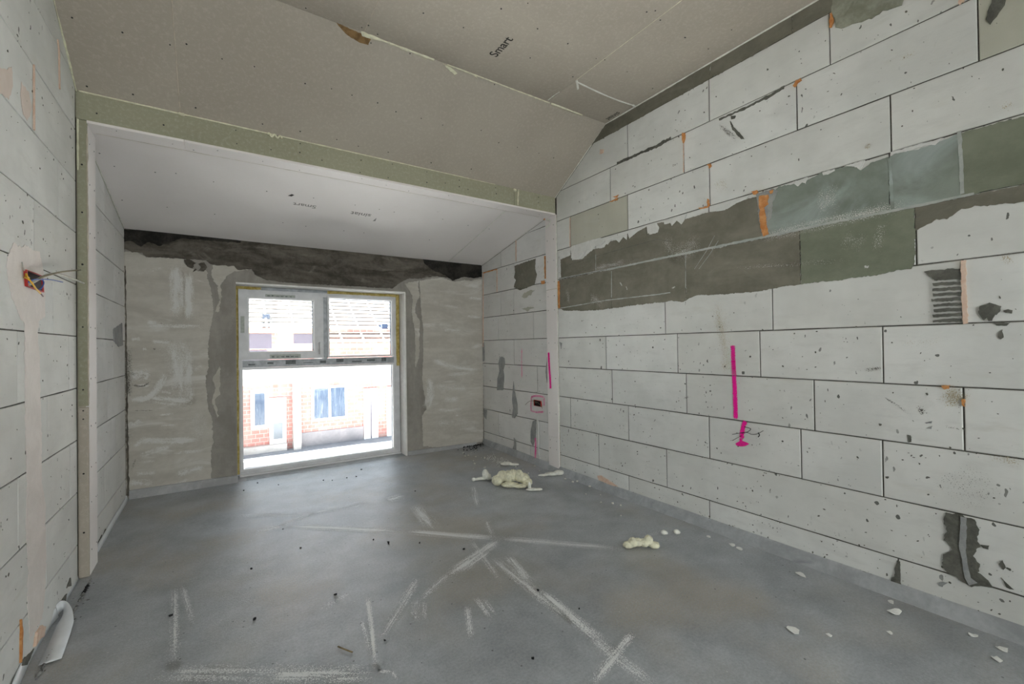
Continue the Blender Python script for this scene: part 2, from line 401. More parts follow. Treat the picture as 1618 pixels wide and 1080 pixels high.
segs = [(452,830,650,840,9,.9),(640,839,800,851,9,.75),(780,849,1000,868,9,.6),(398,843,452,829,7,.6),(445,831,495,809,7,.7),(488,812,585,792,7,.55),
        (366,815,500,812,7,.5),(610,789,640,782,10,.7),(776,878,905,985,16,.55),(800,876,842,926,16,.65),(850,930,970,1030,17,.75),(930,1005,1040,1086,18,.6),(830,925,905,985,10,.6),
        (790,852,700,914,14,.85),(775,870,722,908,9,.6),(710,905,660,952,11,.5),(662,910,598,1016,13,.75),(652,925,610,1000,22,.35),(738,955,744,1012,11,.65),(656,946,657,985,16,.4),(670,948,671,980,9,.5),
        (750,942,778,980,9,.6),(763,945,784,974,8,.5),(1002,998,930,1086,16,.85),(655,797,686,838,22,.6),(747,766,755,803,9,.6),(276,926,275,1060,15,.55),(287,924,308,992,13,.45),(276,1000,274,1062,22,.3),
        (581,940,594,1062,10,.85),(571,976,588,1040,9,.5),(240,1063,600,1066,30,.55),(420,1066,602,1064,28,.8),(596,1060,622,1061,6,.6),(618,1060,630,1074,6,.6),
        (768,822,779,850,9,.5),(742,851,795,924,10,.45),(555,935,505,965,8,.3),(1010,850,1060,835,6,.3)]
for i, (x0, y0, x1, y1, w, k) in enumerate(segs):
    L2 = math.hypot(x1-x0, y1-y0); qx, qy = -(y1-y0)/L2*w*.66, (x1-x0)/L2*w*.66; mx, my = (x0+x1)/2, (y0+y1)/2
    d2 = (onfloor(x1, y1)-onfloor(x0, y0)).normalized(); ww = (onfloor(mx+qx, my+qy)-onfloor(mx-qx, my-qy)).cross(d2).length
    stroke('scuff_mark', [onfloor(x0, y0), onfloor(x1, y1)], (0, 0, 1), ww, 'scuff', floor, min(1.6, k*1.4), .0005+.00003*i, fzn, 16)

# ------------------------------------------------------------------ block walls
C = 0.245
JZ = [1.1415+C*i for i in range(-5, 8)]           # right wall bed joints: index 5 is 1.1415
def clip(poly, fn):                               # keep fn(p)>=0  (2D)
    out = []; n = len(poly)
    for i in range(n):
        a, b = poly[i], poly[(i+1) % n]; fa, fb = fn(a), fn(b)
        if fa >= 0: out.append(a)
        if (fa >= 0) != (fb >= 0):
            s_ = fa/(fa-fb); out.append((a[0]+(b[0]-a[0])*s_, a[1]+(b[1]-a[1])*s_))
    return out
def area(p): return .5*sum(p[i][0]*p[(i+1)%len(p)][1]-p[(i+1)%len(p)][0]*p[i][1] for i in range(len(p)))
def inset(poly, d):
    n = len(poly); 
    if area(poly) < 0: poly = poly[::-1]
    out = []
    for i in range(n):
        p0, p1, p2 = Vector(poly[i-1]), Vector(poly[i]), Vector(poly[(i+1) % n])
        e1 = (p1-p0).normalized(); e2 = (p2-p1).normalized()
        n1 = Vector((-e1.y, e1.x)); n2 = Vector((-e2.y, e2.x)); b = (n1+n2)
        if b.length < 1e-4: b = n1
        b.normalize(); out.append(p1+b*(d/max(.35, b.dot(n1))))
    return out
def clean(poly, eps=.004):
    out = []
    for q in poly:
        if not out or (Vector(q)-Vector(out[-1])).length > eps: out.append(q)
    if len(out) > 1 and (Vector(out[0])-Vector(out[-1])).length < eps: out.pop()
    return out
def block(poly, X, sgn, mat, parent, jn=.0026):
    """poly in (y,z); front face at x=X, body behind (sgn=+1: right wall, -1: left wall)"""
    poly = clean(poly)
    if len(poly) < 3 or abs(area(poly)) < .0009: return None
    P = inset(poly, jn)
    sub = []; sd = rnd.random()*90
    for i in range(len(P)):
        a, b = P[i], P[(i+1) % len(P)]; k_ = max(1, int((b-a).length/.13))
        for j in range(k_):
            q = a.lerp(b, j/k_); w = .0016*noise.noise(Vector((q.x*21, q.y*21, sd)))
            sub.append(q+Vector((w, -w)))
    fr = inset([tuple(q) for q in sub], .0028 if sgn > 0 else .0012)
    if area([tuple(q) for q in sub]) < 0: sub = sub[::-1]
    n = len(sub); dx = rnd.uniform(-.0007, .0007)*(1 if sgn > 0 else .4)
    if len(fr) != n: return None
    v = [(X+sgn*.05, q.x, q.y) for q in sub]+[(X+sgn*((.003 if sgn > 0 else .0012)+dx), q.x, q.y) for q in sub]+[(X+sgn*dx, q.x, q.y) for q in fr]
    f = [tuple(range(2*n, 3*n))]
    for r in (0, 1): f += [(r*n+i, r*n+(i+1) % n, (r+1)*n+(i+1) % n, (r+1)*n+i) for i in range(n)]
    o = Vector((X, sum(q.x for q in sub)/n, sum(q.y for q in sub)/n))
    return link('block', mesh(v, f, False, o), mat, parent, o)
def ypx(px, z, X):
    lo, hi = -900., 1900.
    for _ in range(40):
        m_ = (lo+hi)/2
        if on(px, m_, 0, X).z > z: lo = m_
        else: hi = m_
    return on(px, m_, 0, X).y

# right wall: mortar bed (recessed behind the block faces)
def wall_bed(name, X, sgn):
    mb = MB(); x0, x1 = X+sgn*.0048, X+sgn*.20
    prof = [(YF-.2, -.15), (YB+.3, -.15), (YB+.3, ZB1), (YB, ZB1), (YB0, ZB0), (YS1, ZS1), (YS0, ZS0), (YS0, 2.72), (YF-.2, 2.72)]
    mb.prism([(x0, a, b) for a, b in prof], (x1-x0, 0, 0)); return struct(mb.build(name, 'mortar'))
wr = wall_bed('wall_right', XR, 1); wr['label'] = 'right wall of white aerated concrete blocks'
wl = wall_bed('wall_left', XL, -1); wl['label'] = 'left wall of white aerated concrete blocks'
main_clip = [lambda p: 2.697-p[1], lambda p: ZS0-.004+SL*(p[0]-YS0)-p[1], lambda p: YS1-.012-p[0]]
bay_clip = [lambda p: ZB0-.004+BSL*(p[0]-YB0)-p[1], lambda p: p[0]-3.008, lambda p: YB-.003-p[0]]
def course(z0, z1, joints, X, sgn, clips, ya, yb, parent, mats):
    js = sorted([j for j in joints if ya+.03 < j < yb-.03]); js = [ya]+js+[yb]
    for i in range(len(js)-1):
        poly = [(js[i], z0), (js[i+1], z0), (js[i+1], z1), (js[i], z1)]
        for c_ in clips: poly = clip(poly, c_) if len(poly) > 2 else poly
        if len(poly) < 3: continue
        mid = .5*(js[i]+js[i+1]); mt = mats(mid, .5*(z0+z1)) if callable(mats) else mats
        block(poly, X, sgn, mt, parent)
RJ = {6: (991.2,1120,1310.7), 5: (964,1080.2,1258.7,1545.4), 4: (901.2,991.6,1120.9,1407.2), 3: (941,1120,1206,1406,1518), 2: (966.8,1084,1265,1447),
      1: (1050.7,1220.3,1521.5), 0: (957.4,1070.3,1200.6,1395), -1: (966.8,1084.4,1286.3,1522.9), -2: (901.2,993,1120.5,1265.7,1395), -3: (945.7,1053.3,1520), -4: (993.5,1121,1419.8)}
# key k: course whose bottom bed joint is z = 1.1415+.245*(k-1) ... top = +.245
def rmat(mid, z):
    if 1.9 < z < 2.1 and 2.1 < mid < 2.68: return 'block_tan'
    if 2.15 < z < 2.35 and mid < .387: return 'block_tan'
    if z < .75: return 'block_low'
    return 'block'
for k_, px in RJ.items():
    zt = 1.1415+C*(k_-0); zb = zt-C
    if k_ == -4: zb = -.02
    js = [ypx(x, (zt+zb)/2, XR) for x in px]; j = min(js)
    while j > YF: j -= .61; js.append(j)
    course(zb, zt, js, XR, 1, main_clip, YF, YS1, wr, rmat)
course(1.1415+C*6, 2.72, [2.3-.61*i for i in range(7)], XR, 1, main_clip, YF, YS1, wr, 'block')
BJ = {5: (), 4: (791, 815.6), 3: (785.6, 812), 2: (791, 811.6), 1: (787, 842.7), 0: (812,), -1: (849,), -2: (811,), -3: (787.3, 852), -4: (783, 838)}
def bmat(mid, z): return 'block_bay'
for k_, px in BJ.items():
    zt = 1.1415+C*k_; zb = zt-C
    if k_ == -4: zb = -.02
    course(zb, zt, [ypx(x, (zt+zb)/2, XR) for x in px], XR, 1, bay_clip, YS1, YB, wr, bmat)
# left wall
LZ = 1.155
LJ = {6: (2.30,), 5: (2.605,), 4: (2.298,), 3: (2.60,), 2: (2.303,), 1: (2.52,), 0: (2.14, 2.739), -1: (2.44,), -2: (2.138, 2.748), -3: (2.42,), -4: (2.14, 2.745)}
LF = {5: (), 4: (3.50,), 3: (3.50, 3.79), 2: (3.79,), 1: (3.50,), 0: (3.73,), -1: (3.545,), -2: (3.785,), -3: (3.45,), -4: (3.74,)}
for k_ in LJ:
    zt = LZ+C*k_; zb = zt-C
    if k_ == -4: zb = -.02
    js = list(LJ[k_]); j = min(js)
    while j > YF: j -= .61; js.append(j)
    course(zb, zt, js, XL, -1, main_clip, YF, YS1, wl, 'block' if k_ > -2 else 'block')
course(LZ+C*6, 2.72, [2.6-.61*i for i in range(7)], XL, -1, main_clip, YF, YS1, wl, 'block')
for k_ in LF:
    zt = LZ+C*k_; zb = zt-C
    if k_ == -4: zb = -.02
    course(zb, zt, LF[k_], XL, -1, bay_clip, YS1, YB, wl, 'block_bay')

# ------------------------------------------------------------------ patches on planes (pixel outline -> real plane)
PL = {'R': (0, XR, Vector((-1,0,0)), wr), 'L': (0, XL, Vector((1,0,0)), wl)}
def patch(name, pl, px, mat, th=.003, amp=.004, step=.012, world=False, label=None, hole=None):
    ax, v_, nr, par = PL[pl]
    P = [Vector(q) for q in px] if world else [on(x, y, ax, v_) for x, y in px]
    P = rag(P, amp, step, rnd.random()*50) if amp else P
    base = [q+nr*.0004 for q in P]
    o = MB().prism(base, nr*th).build(name, mat, par)
    if label: o['label'] = label
    return o
def zz(px, ox, oy, s): return [(ox+x/s, oy+y/s) for x, y in px]
def clip_y(poly, y0, y1):
    p2 = [(q.y, q.z) for q in poly]
    p2 = clip(p2, lambda p: p[0]-y0); p2 = clip(p2, lambda p: y1-p[0])
    return [Vector((poly[0].x, a, b)) for a, b in p2]

# dark mortar strip under the flat ceiling
st = [(XR, YF+.02, 2.699), (XR, YF+.02, 2.606), (XR, 1.0, 2.608), (XR, 2.40, 2.606), (XR, 2.43, 2.60), (XR, 2.29, 2.693), (XR, 2.26, 2.699)]
for a, b in ((YF, .46), (.46, 1.02), (1.02, 1.46), (1.46, 2.5)):
    q = clip_y([Vector(s_) for s_ in st], a+.001, b-.001)
    if len(q) > 2: patch('mortar_strip', 'R', q, 'coat', .004, .004, .012, True)
patch('concrete_patch', 'R', [(1318,-60),(1432,-60),(1430,-5),(1425,8),(1410,14),(1395,18),(1378,30),(1352,37),(1330,46),(1322,42),(1316,20)], 'concrete', .006, .004)
patch('mortar_smear', 'R', [(1570,-8),(1591,-8),(1588,8),(1565,39),(1557,31)], 'smear', .0025, .002)
# two coated courses
up_ = [(884,404),(903,399),(904,411),(921,409),(937,394),(955,391),(962,382),(975,379),(992,369),(994,378),(1008,366),(1022,358),(1023,371),(1040,352),(1060,350),(1085,346),(1110,338),(1130,334),(1152,327),(1175,317),(1196,311),(1222,303),(1231,295),(1250,292),(1262,287),(1277,285),(1300,272),(1340,263),(1355,262),(1361,270),(1376,258),(1402,249),(1422,241),(1452,236),(1482,226),(1512,213),(1542,204),(1618,184),(1700,160),(1700,272),(1618,290),(1447,325),(1318,350),(1180,380),(1040,408),(884,440)]
UPP = [on(x, y, 0, XR) for x, y in up_]
cuts = [ypx(x, 1.75, XR) for x in (1518, 1406, 1206, 941)]
edges = [-1.0]+cuts+[2.9]
for i, (a, b) in enumerate(zip(edges[:-1], edges[1:])):
    q = clip_y(UPP, a+.0012, b-.0012)
    patch('cement_coat', 'R', q, ['coat_green', 'coat_blue', 'coat_blue', 'coat', 'coat'][i], .0045, .0026, .007, True)
lo_ = [(884,442),(1040,410),(1180,382),(1318,352),(1447,327),(1618,292),(1700,274),(1700,300),(1618,318),(1560,325),(1540,326),(1520,330),(1497,345),(1480,347),(1465,355),(1447,364),(1446,415),(1440,425),(1420,427),(1395,433),(1340,440),(1318,443),(1240,452),(1200,460),(1150,464),(1100,466),(1080,477),(1060,475),(1040,478),(1000,482),(960,488),(920,491),(890,490),(884,486)]
LOP = [on(x, y, 0, XR) for x, y in lo_]
cuts = [ypx(x, 1.5, XR) for x in (1447, 1265, 1084, 966.8)]
edges = [-1.0]+cuts+[2.9]
for i, (a, b) in enumerate(zip(edges[:-1], edges[1:])):
    q = clip_y(LOP, a+.0012, b-.0012)
    patch('cement_coat', 'R', q, ['coat', 'coat_green', 'coat', 'coat', 'coat'][i], .0040, .0034, .007, True)
# light mortar ledges between the coated pieces
def strip_px(name, pl, pts, w, mat, th=.004, amp=.0015):
    ax, v_, nr, par = PL[pl]
    P = [on(x, y, ax, v_) for x, y in pts]; a = []; b = []
    for i, q in enumerate(P):
        d = (P[min(i+1, len(P)-1)]-P[max(i-1, 0)]).normalized(); s_ = d.cross(nr)*(w/2 if not isinstance(w, list) else w[i]/2)
        a.append(q+s_); b.append(q-s_)
    return patch(name, pl, a+b[::-1], mat, th, amp, .012, True)
strip_px('mortar_ledge', 'R', [(884,440),(965,424)], .005, 'ledge', .006)
strip_px('mortar_ledge', 'R', [(960,426),(1040,409),(1180,380),(1240,368)], .012, 'ledge', .006)
strip_px('mortar_ledge', 'R', [(1230,370),(1318,351),(1447,326),(1540,306)], .010, 'ledge', .007)
strip_px('mortar_ledge', 'R', [(1516,208),(1519,250),(1521,306)], .011, 'ledge', .006)
strip_px('mortar_ledge', 'R', [(1406,250),(1409,290),(1411,330)], .010, 'coat_blue', .006)
strip_px('mortar_ledge', 'R', [(967,428),(967,470)], .005, 'ledge', .005)
strip_px('mortar_ledge', 'R', [(942,402),(942,430)], .004, 'ledge', .005)
strip_px('mortar_ledge', 'R', [(1084,398),(1084,455)], .003, 'ledge', .005)
strip_px('mortar_ledge', 'R', [(884,487),(960,474),(1040,465),(1060,462)], .006, 'ledge', .0055)
strip_px('scratch', 'R', [(1098,425),(1118,395),(1130,372)], .002, 'ledge', .005, .0004)
strip_px('scratch', 'R', [(1105,425),(1122,402),(1136,380)], .002, 'ledge', .005, .0004)
strip_px('scratch', 'R', [(900,418),(980,394),(1040,378),(1062,382)], .003, 'smear', .005, .0006)
def bloom(pts, w, k): stroke('lime_bloom', [on(x, y, 0, XR) for x, y in pts], (-1,0,0), w, 'lime', wr, k, .0050)
for pts, w, k in (([(930,470),(955,478)], .10, .5), ([(896,455),(900,480)], .06, .4), ([(935,425),(1000,412)], .06, .5), ([(1060,405),(1110,385)], .14, .45), ([(1050,375),(1070,410)], .10, .4), ([(1200,375),(1320,348),(1440,322)], .08, .55), ([(1290,320),(1330,310)], .16, .45), ([(1395,350),(1385,400)], .05, .35), ([(1330,375),(1370,385)], .10, .25), ([(1150,425),(1350,410)], .03, .3), ([(980,445),(984,452)], .012, 1.2), ([(990,452),(992,458)], .012, 1.2), ([(1062,456),(1068,452)], .012, 1.2), ([(1366,421),(1374,422)], .02, 1.2)): bloom(pts, w, k)
# white ragged coat hanging over the upper coat
patch('white_coat', 'R', [(884,397),(902,396),(902,403),(886,410),(887,438),(884,439)], 'whitecoat', .0055, .003, .006)
patch('white_coat', 'R', zz([(735,400),(830,370),(935,340),(1000,345),(1060,330),(1135,310),(1130,355),(1105,335),(1075,375),(1050,350),(1020,355),(995,392),(975,360),(950,390),(905,400),(880,435),(845,425),(820,470),(790,495),(735,485)], 740, 300, 4.5), 'whitecoat', .0055, .002, .006)
patch('white_coat', 'R', zz([(600,810),(760,740),(900,690),(870,720),(780,760),(700,810),(640,830),(605,830)], 1020, 180, 5.393), 'whitecoat', .0055, .002, .006)
patch('white_coat', 'R', zz([(160,915),(350,850),(340,900),(310,940),(270,910),(230,955),(215,930),(165,940)], 1020, 180, 5.393), 'whitecoat', .0055, .002, .006)
patch('white_coat', 'R', zz([(15,950),(100,930),(120,970),(110,1010),(40,1030),(20,1000)], 1020, 180, 5.393), 'whitecoat', .0055, .002, .006)
patch('white_coat', 'R', zz([(1230,590),(1390,540),(1370,600),(1340,585),(1300,620),(1270,595),(1230,605)], 1020, 180, 5.393), 'whitecoat', .0055, .002, .006)
patch('white_coat', 'R', zz([(1510,500),(1618,470),(1618,485),(1560,515),(1515,525)], 1020, 180, 5.393), 'whitecoat', .0055, .002, .006)
patch('white_coat', 'R', zz([(80,405),(240,360),(225,400),(205,440),(180,415),(130,405)], 1318, 180, 4.91), 'whitecoat', .0055, .002, .006)
patch('white_coat', 'R', zz([(440,300),(850,185),(790,240),(700,250),(620,275),(560,295),(450,315)], 1318, 180, 4.91), 'whitecoat', .0055, .002, .006)
# orange foam squeezed out of joints
def orange(px, mat='orange', th=.007, amp=.003): return patch('foam_joint', 'R', px, mat, th, amp, .006)
patch('mortar_smear', 'R', zz([(950,680),(1085,640),(1130,660),(1090,760),(1080,880),(1040,930),(1060,1040),(1000,1060),(970,900),(960,780)], 1020, 180, 5.393), 'smear_grey', .0055, .003, .006)
orange(zz([(975,700),(1052,688),(1050,770),(1018,800),(1035,900),(1050,1030),(1010,1045),(985,960),(975,850)], 1020, 180, 5.393), th=.009)
orange(zz([(905,662),(950,652),(960,668),(925,690)], 1020, 180, 5.393)); orange(zz([(1060,665),(1095,645),(1090,675),(1070,685)], 1020, 180, 5.393), th=.009)
orange(zz([(315,165),(340,165),(342,200),(328,250),(316,225)], 1020, 180, 5.393)); strip_px('foam_joint', 'R', [(1080.5,222),(1080.5,272)], .003, 'peach')
orange(zz([(530,430),(560,425),(565,445),(548,465)], 1020, 180, 5.393)); orange(zz([(455,800),(530,785),(530,725),(542,725),(552,775),(535,798),(470,812)], 1020, 180, 5.393))
orange(zz([(1575,120),(1600,100),(1612,180),(1590,235),(1572,240)], 1020, 0, 5.393)); orange(zz([(1285,690),(1330,665),(1335,690),(1300,705),(1275,745),(1265,735)], 1020, 0, 5.393))
orange([(1519,412),(1526,411),(1530,510),(1522,512),(1519,460)], 'peach', .006, .002); orange([(1488,609),(1502,608),(1500,614),(1490,614)]); orange([(1520,630),(1524,630),(1524,642),(1520,640)])
orange([(970,316),(977,312),(976,316),(964,319)]); orange([(1515,3),(1526,-4),(1524,4),(1517,8)], 'peach')
strip_px('foam_joint', 'R', [(901,344),(901,390)], .006, 'peach'); strip_px('foam_joint', 'R', [(883.5,444),(884,487)], .022, 'orange', .008, .004)
orange([(949,236),(955,236),(954,242),(949,243)], 'peach'); orange([(968,311),(978,308),(974,313)])
for q in ([(763.8,430),(763.8,548)], [(785.6,426),(785.6,461)], [(815.6,380),(815.6,412)]): strip_px('foam_joint', 'R', q, .010, 'peach', .005, .003)
strip_px('foam_joint', 'R', [(862,404),(862.5,440)], .020, 'orange', .007, .005); strip_px('foam_joint', 'R', [(764,431),(786,425)], .010, 'orange', .005, .003)
orange([(858,340),(864,342),(863,348),(859,347)]); orange([(856,444),(861,443),(861,448),(856,449)])
# grey combed mortar and blots
for i in range(9):
    y = 438+i*8.3; d = rnd.uniform(-2, 2)
    patch('mortar_ridge', 'R', [(1474+d,y+1),(1500,y-1.2),(1519,y-1.5),(1519.5,y+3.2),(1500,y+4),(1475+d,y+5)], 'smear', .006, .0022, .006)
patch('mortar_smear', 'R', zz([(700,190),(800,175),(980,170),(990,235),(900,250),(790,258),(740,230)], 1318, 390, 4.91), 'smear', .003, .003, .007)
patch('mortar_smear', 'R', zz([(1120,500),(1130,460),(1200,435),(1290,460),(1290,490),(1250,520),(1225,570),(1195,575),(1185,540),(1165,570),(1140,550)], 1318, 390, 4.91), 'smear', .004, .003, .006)
patch('mortar_smear', 'R', zz([(1310,490),(1350,480),(1390,490),(1380,515),(1330,510)], 1318, 390, 4.91), 'smear', .003, .002, .006)
patch('mortar_smear', 'R', zz([(1275,670),(1310,640),(1315,700),(1295,715),(1278,700)], 1318, 390, 4.91), 'smear', .003, .002, .006)
patch('mortar_smear', 'R', zz([(1230,585),(1370,585),(1340,615),(1260,610)], 1318, 390, 4.91), 'smear', .003, .002, .006)
patch('mortar_smear', 'R', zz([(570,425),(595,430),(600,480),(580,485)], 1318, 600, 4.91), 'smear', .003, .001, .006)
patch('mortar_smear', 'R', zz([(705,330),(760,320),(755,335),(715,340)], 1318, 600, 4.91), 'smear_grey', .003, .001, .006)
patch('mortar_smear', 'R', zz([(715,375),(765,355),(755,380)], 1318, 600, 4.91), 'smear_grey', .003, .001, .006)
patch('mortar_smear', 'R', zz([(680,38),(780,50),(850,80),(878,140),(884,240),(842,300),(886,350),(872,400),(945,450),(968,492),(900,482),(840,488),(780,460),(740,425),(690,402),(658,350),(665,290),(715,262),(668,200),(690,150),(675,90)], 1318, 800, 3.857), 'smear', .004, .004, .008)
strip_px('mortar_ledge', 'R', zz([(792,62),(790,160),(785,260),(800,340),(815,430),(850,470)], 1318, 800, 3.857), [.016,.016,.018,.012,.018,.03], 'smear_grey', .007, .002)
patch('mortar_smear', 'R', zz([(345,465),(350,430),(368,425),(372,370),(385,325),(403,335),(405,480),(490,520),(400,492)], 1318, 800, 3.857), 'smear', .003, .002, .007)
patch('mortar_smear', 'R', zz([(105,383),(160,388),(240,415),(310,460),(270,452),(200,420),(120,398)], 1318, 800, 3.857), 'smear', .003, .002, .007)
patch('mortar_smear', 'R', zz([(1005,345),(1025,325),(1045,370),(1030,385)], 1318, 800, 3.857), 'smear', .003, .002, .007)
patch('mortar_smear', 'R', zz([(890,228),(950,240),(940,262),(910,250)], 1318, 800, 3.857), 'smear', .003, .002, .007)
patch('mortar_smear', 'R', zz([(1020,430),(1060,470),(1095,508),(1050,490)], 1318, 800, 3.857), 'smear', .003, .002, .007)
patch('mortar_smear', 'R', zz([(625,465),(660,455),(690,465),(660,490)], 1318, 800, 3.857), 'smear_grey', .003, .002, .007)
patch('mortar_smear', 'R', zz([(730,20),(770,15),(760,40),(735,45)], 1020, 180, 5.393), 'smear', .003, .002, .007)
patch('mortar_smear', 'R', zz([(720,60),(735,75),(750,110),(830,190),(845,215),(815,215),(740,130)], 1020, 180, 5.393), 'smear', .0025, .0015, .007)
for q in ([(940,215),(985,232),(960,236)],): pass
strip_px('mortar_smear', 'R', [(975,258),(1010,243),(1040,230),(1060,218)], .016, 'smear', .004, .005)
strip_px('mortar_smear', 'R', [(1137,189),(1180,170),(1215,152),(1240,138)], .012, 'smear', .004, .004)
# bay: dark rectangle and grey smears
patch('cement_coat', 'R', zz([(330,540),(400,515),(480,488),(475,560),(488,600),(472,668),(430,690),(370,712),(325,690),(340,640),(328,620),(335,580)], 740, 300, 4.5), 'coat', .004, .003, .009)
for q in ([(215,240),(225,200),(240,193),(258,205),(262,245),(250,290),(256,330),(250,432),(205,432),(208,350),(222,300)], [(312,500),(322,370),(330,430),(350,530),(352,600),(330,630),(312,625),(320,560)],
          [(460,650),(485,645),(480,780),(462,830),(445,800),(445,720)], [(308,872),(325,820),(325,768),(340,790),(345,888)], [(96,110),(115,90),(118,220),(98,235)], [(110,565),(135,575),(130,640),(112,620)],
          [(565,10+160),(572,260),(560,380),(550,300)], [(650,90),(668,100),(660,140)], [(395,900),(450,925),(440,932),(400,912)]):
    patch('mortar_smear', 'R', zz(q, 740, 520, 4.5), 'smear_grey', .003, .002, .008)
for q in ([(400,730),(440,715),(470,710),(440,750),(400,770),(380,760)], [(380,845),(430,830),(470,835),(420,860)]):
    patch('stain', 'R', zz(q, 740, 300, 4.5), 'block_tan', .001, .006, .01)
# pink spray marks
def rstroke(name, pts, w, mat, k=1.0, lift=.0016, pl='R'):
    ax, v_, nr, par = PL[pl]; return stroke(name, [on(x, y, ax, v_) for x, y in pts], nr, w, mat, par, k, lift)
rstroke('spray_mark', [(1158,545),(1159,570),(1161,610),(1163,663)], .030, 'spray'); rstroke('spray_mark', [(1178,665),(1174,676),(1172,692)], .030, 'spray'); patch('spray_mark', 'R', [(1162,700),(1167,697.5),(1174,696.5),(1180,698.5),(1184,701),(1178,704),(1170,705),(1164,703.5)], 'pink', .0014, .0008); rstroke('spray_mark', [(1171,692),(1171,702)], .022, 'spray')
rstroke('spray_mark', [(824.5,548),(824.5,575),(825,600)], .022, 'spray_soft', .8)
for q in ([(838,627),(849,625),(861,628)], [(840,626),(839,640),(840,651)], [(840,649),(849,651),(860,650)], [(860,626),(860,642)]): rstroke('spray_mark', q, .026, 'spray_soft', .8)
rstroke('spray_mark', [(846.5,690),(847,705),(846,730)], .034, 'spray_soft', 1., .005)
for pts, w, k in (([(1130,470),(1150,560),(1145,590)], .12, .6), ([(1130,300),(1150,285)], .10, .5), ([(1376,227),(1366,235)], .035, .9), ([(1580,412),(1600,405)], .05, .6), ([(1490,615),(1524,640)], .10, .7), ([(1560,720),(1618,732)], .04, .5), ([(1420,95),(1450,82)], .03, .5), ([(1600,160),(1585,175)], .04, .5), ([(1420,545),(1500,535)], .04, .25)): rstroke('stain', pts, w, 'tanstain', k)
for pts, w, k in (([(1062,262),(1072,258)], .02, .8), ([(1135,195),(1165,222)], .03, .7), ([(1366,585),(1395,580)], .02, .7), ([(1395,625),(1440,655)], .012, .6), ([(1450,640),(1462,655)], .03, .6), ([(1490,672),(1520,678)], .010, .5), ([(1500,740),(1560,800)], .18, .22), ([(1080,630),(1090,625)], .02, .6)): rstroke('dirt_smear', pts, w, 'dark_stroke', k)
strip_px('chase_filler', 'R', [(849,654),(850,690),(851,715),(854,735)], .022, 'whitecoat', .003, .003)
patch('peach_patch', 'R', zz([(1050,300),(1080,298),(1150,340),(1210,385),(1150,375),(1100,350),(1060,335)], 730, 690, 4.903), 'peach', .003, .003, .007)
# fine flecks on the block faces: one scattered layer
def flecks(name, X, sgn, n, y0, y1, zfun, par, mat='smear', smin=.0013, smax=.0068):
    mb = MB(); r = random.Random(hash(name) % 1 + 5 + n)
    for _ in range(n):
        y = r.uniform(y0, y1); z = zfun(r, y)
        s_ = smin+(smax-smin)*r.random()**3; a = r.uniform(0, 6.28); as_ = r.uniform(.3, .9); k_ = r.randint(5, 7)
        P = []
        for i in range(k_):
            t_ = 2*math.pi*i/k_; rr = s_*r.uniform(.6, 1.2); u, w = rr*math.cos(t_), rr*as_*math.sin(t_)
            P.append((X-sgn*.0004, y+u*math.cos(a)-w*math.sin(a), z+u*math.sin(a)+w*math.cos(a)))
        mb.prism(P, (-sgn*.0012, 0, 0))
    return tag(mb.build(name, mat, par), kind='stuff')
flecks('mortar_flecks', XR, 1, 820, .2, 2.85, lambda r, y: 1.25*r.random()**1.7+.05, wr)
flecks('mortar_flecks', XR, 1, 190, .2, 2.4, lambda r, y: r.uniform(1.9, 2.55), wr)
flecks('mortar_flecks', XR, 1, 110, 3.05, 4.1, lambda r, y: r.uniform(.08, 1.85), wr)
flecks('mortar_flecks', XL, -1, 170, 1.9, 2.85, lambda r, y: r.uniform(.08, 2.2), wl)
flecks('mortar_flecks', XL, -1, 60, 3.1, 4.1, lambda r, y: r.uniform(.08, 1.9), wl)

# left wall patches: filled chase, upper filler patches, orange joints
patch('chase_filler', 'L', [(20,384),(32,391),(42,388),(50,396),(62,398),(68,428),(71,470),(70,500),(61,506),(58,520),(62,560),(63,640),(65,700),(65,760),(71,800),(72,880),(70,940),(66,975),(58,990),(46,1012),(43,960),(44,900),(40,830),(42,770),(40,700),(39,640),(38,560),(38,512),(30,500),(18,470),(12,440),(10,410),(14,398)], 'pinkplaster', .0014, .006, .009, label='pale pink filled cable chase')
patch('filler_patch', 'L', [(-8,104),(8,110),(18,106),(20,130),(16,148),(13,158),(0,148),(-8,150)], 'pinkpatch', .0012, .005)
patch('filler_patch', 'L', [(33,131),(45,145),(50,170),(46,182),(42,191),(38,182),(36,180),(32,150)], 'pinkpatch', .0012, .004)
strip_px('foam_joint', 'L', [(52,102),(52.3,160),(52.5,205)], .008, 'peach', .004, .002)
strip_px('foam_joint', 'L', [(90,62),(92,80),(93,140)], .010, 'peach', .004, .002)
strip_px('foam_joint', 'L', [(31,978),(32,1000),(31,1046)], [.004,.016,.010], 'orange', .005, .002)
patch('foam_joint', 'L', [(55,1000),(62,990),(68,990),(66,1005),(58,1012),(52,1022)], 'peach', .008, .004)
for q in ([(104,928),(110,912),(111,925)], [(92,958),(98,945),(104,938),(102,950),(92,966)], [(20,1080),(28,1060),(34,1042),(52,1025),(44,1042),(28,1072)], [(152,860),(160,845),(158,858)], [(160,852),(166,835),(167,842)]):
    patch('mortar_smear', 'L', q, 'smear', .004, .003, .01)
patch('mortar_smear', 'L', [(178,520),(192,510),(193,545),(187,548),(179,538)], 'smear_grey', .004, .004, .01)

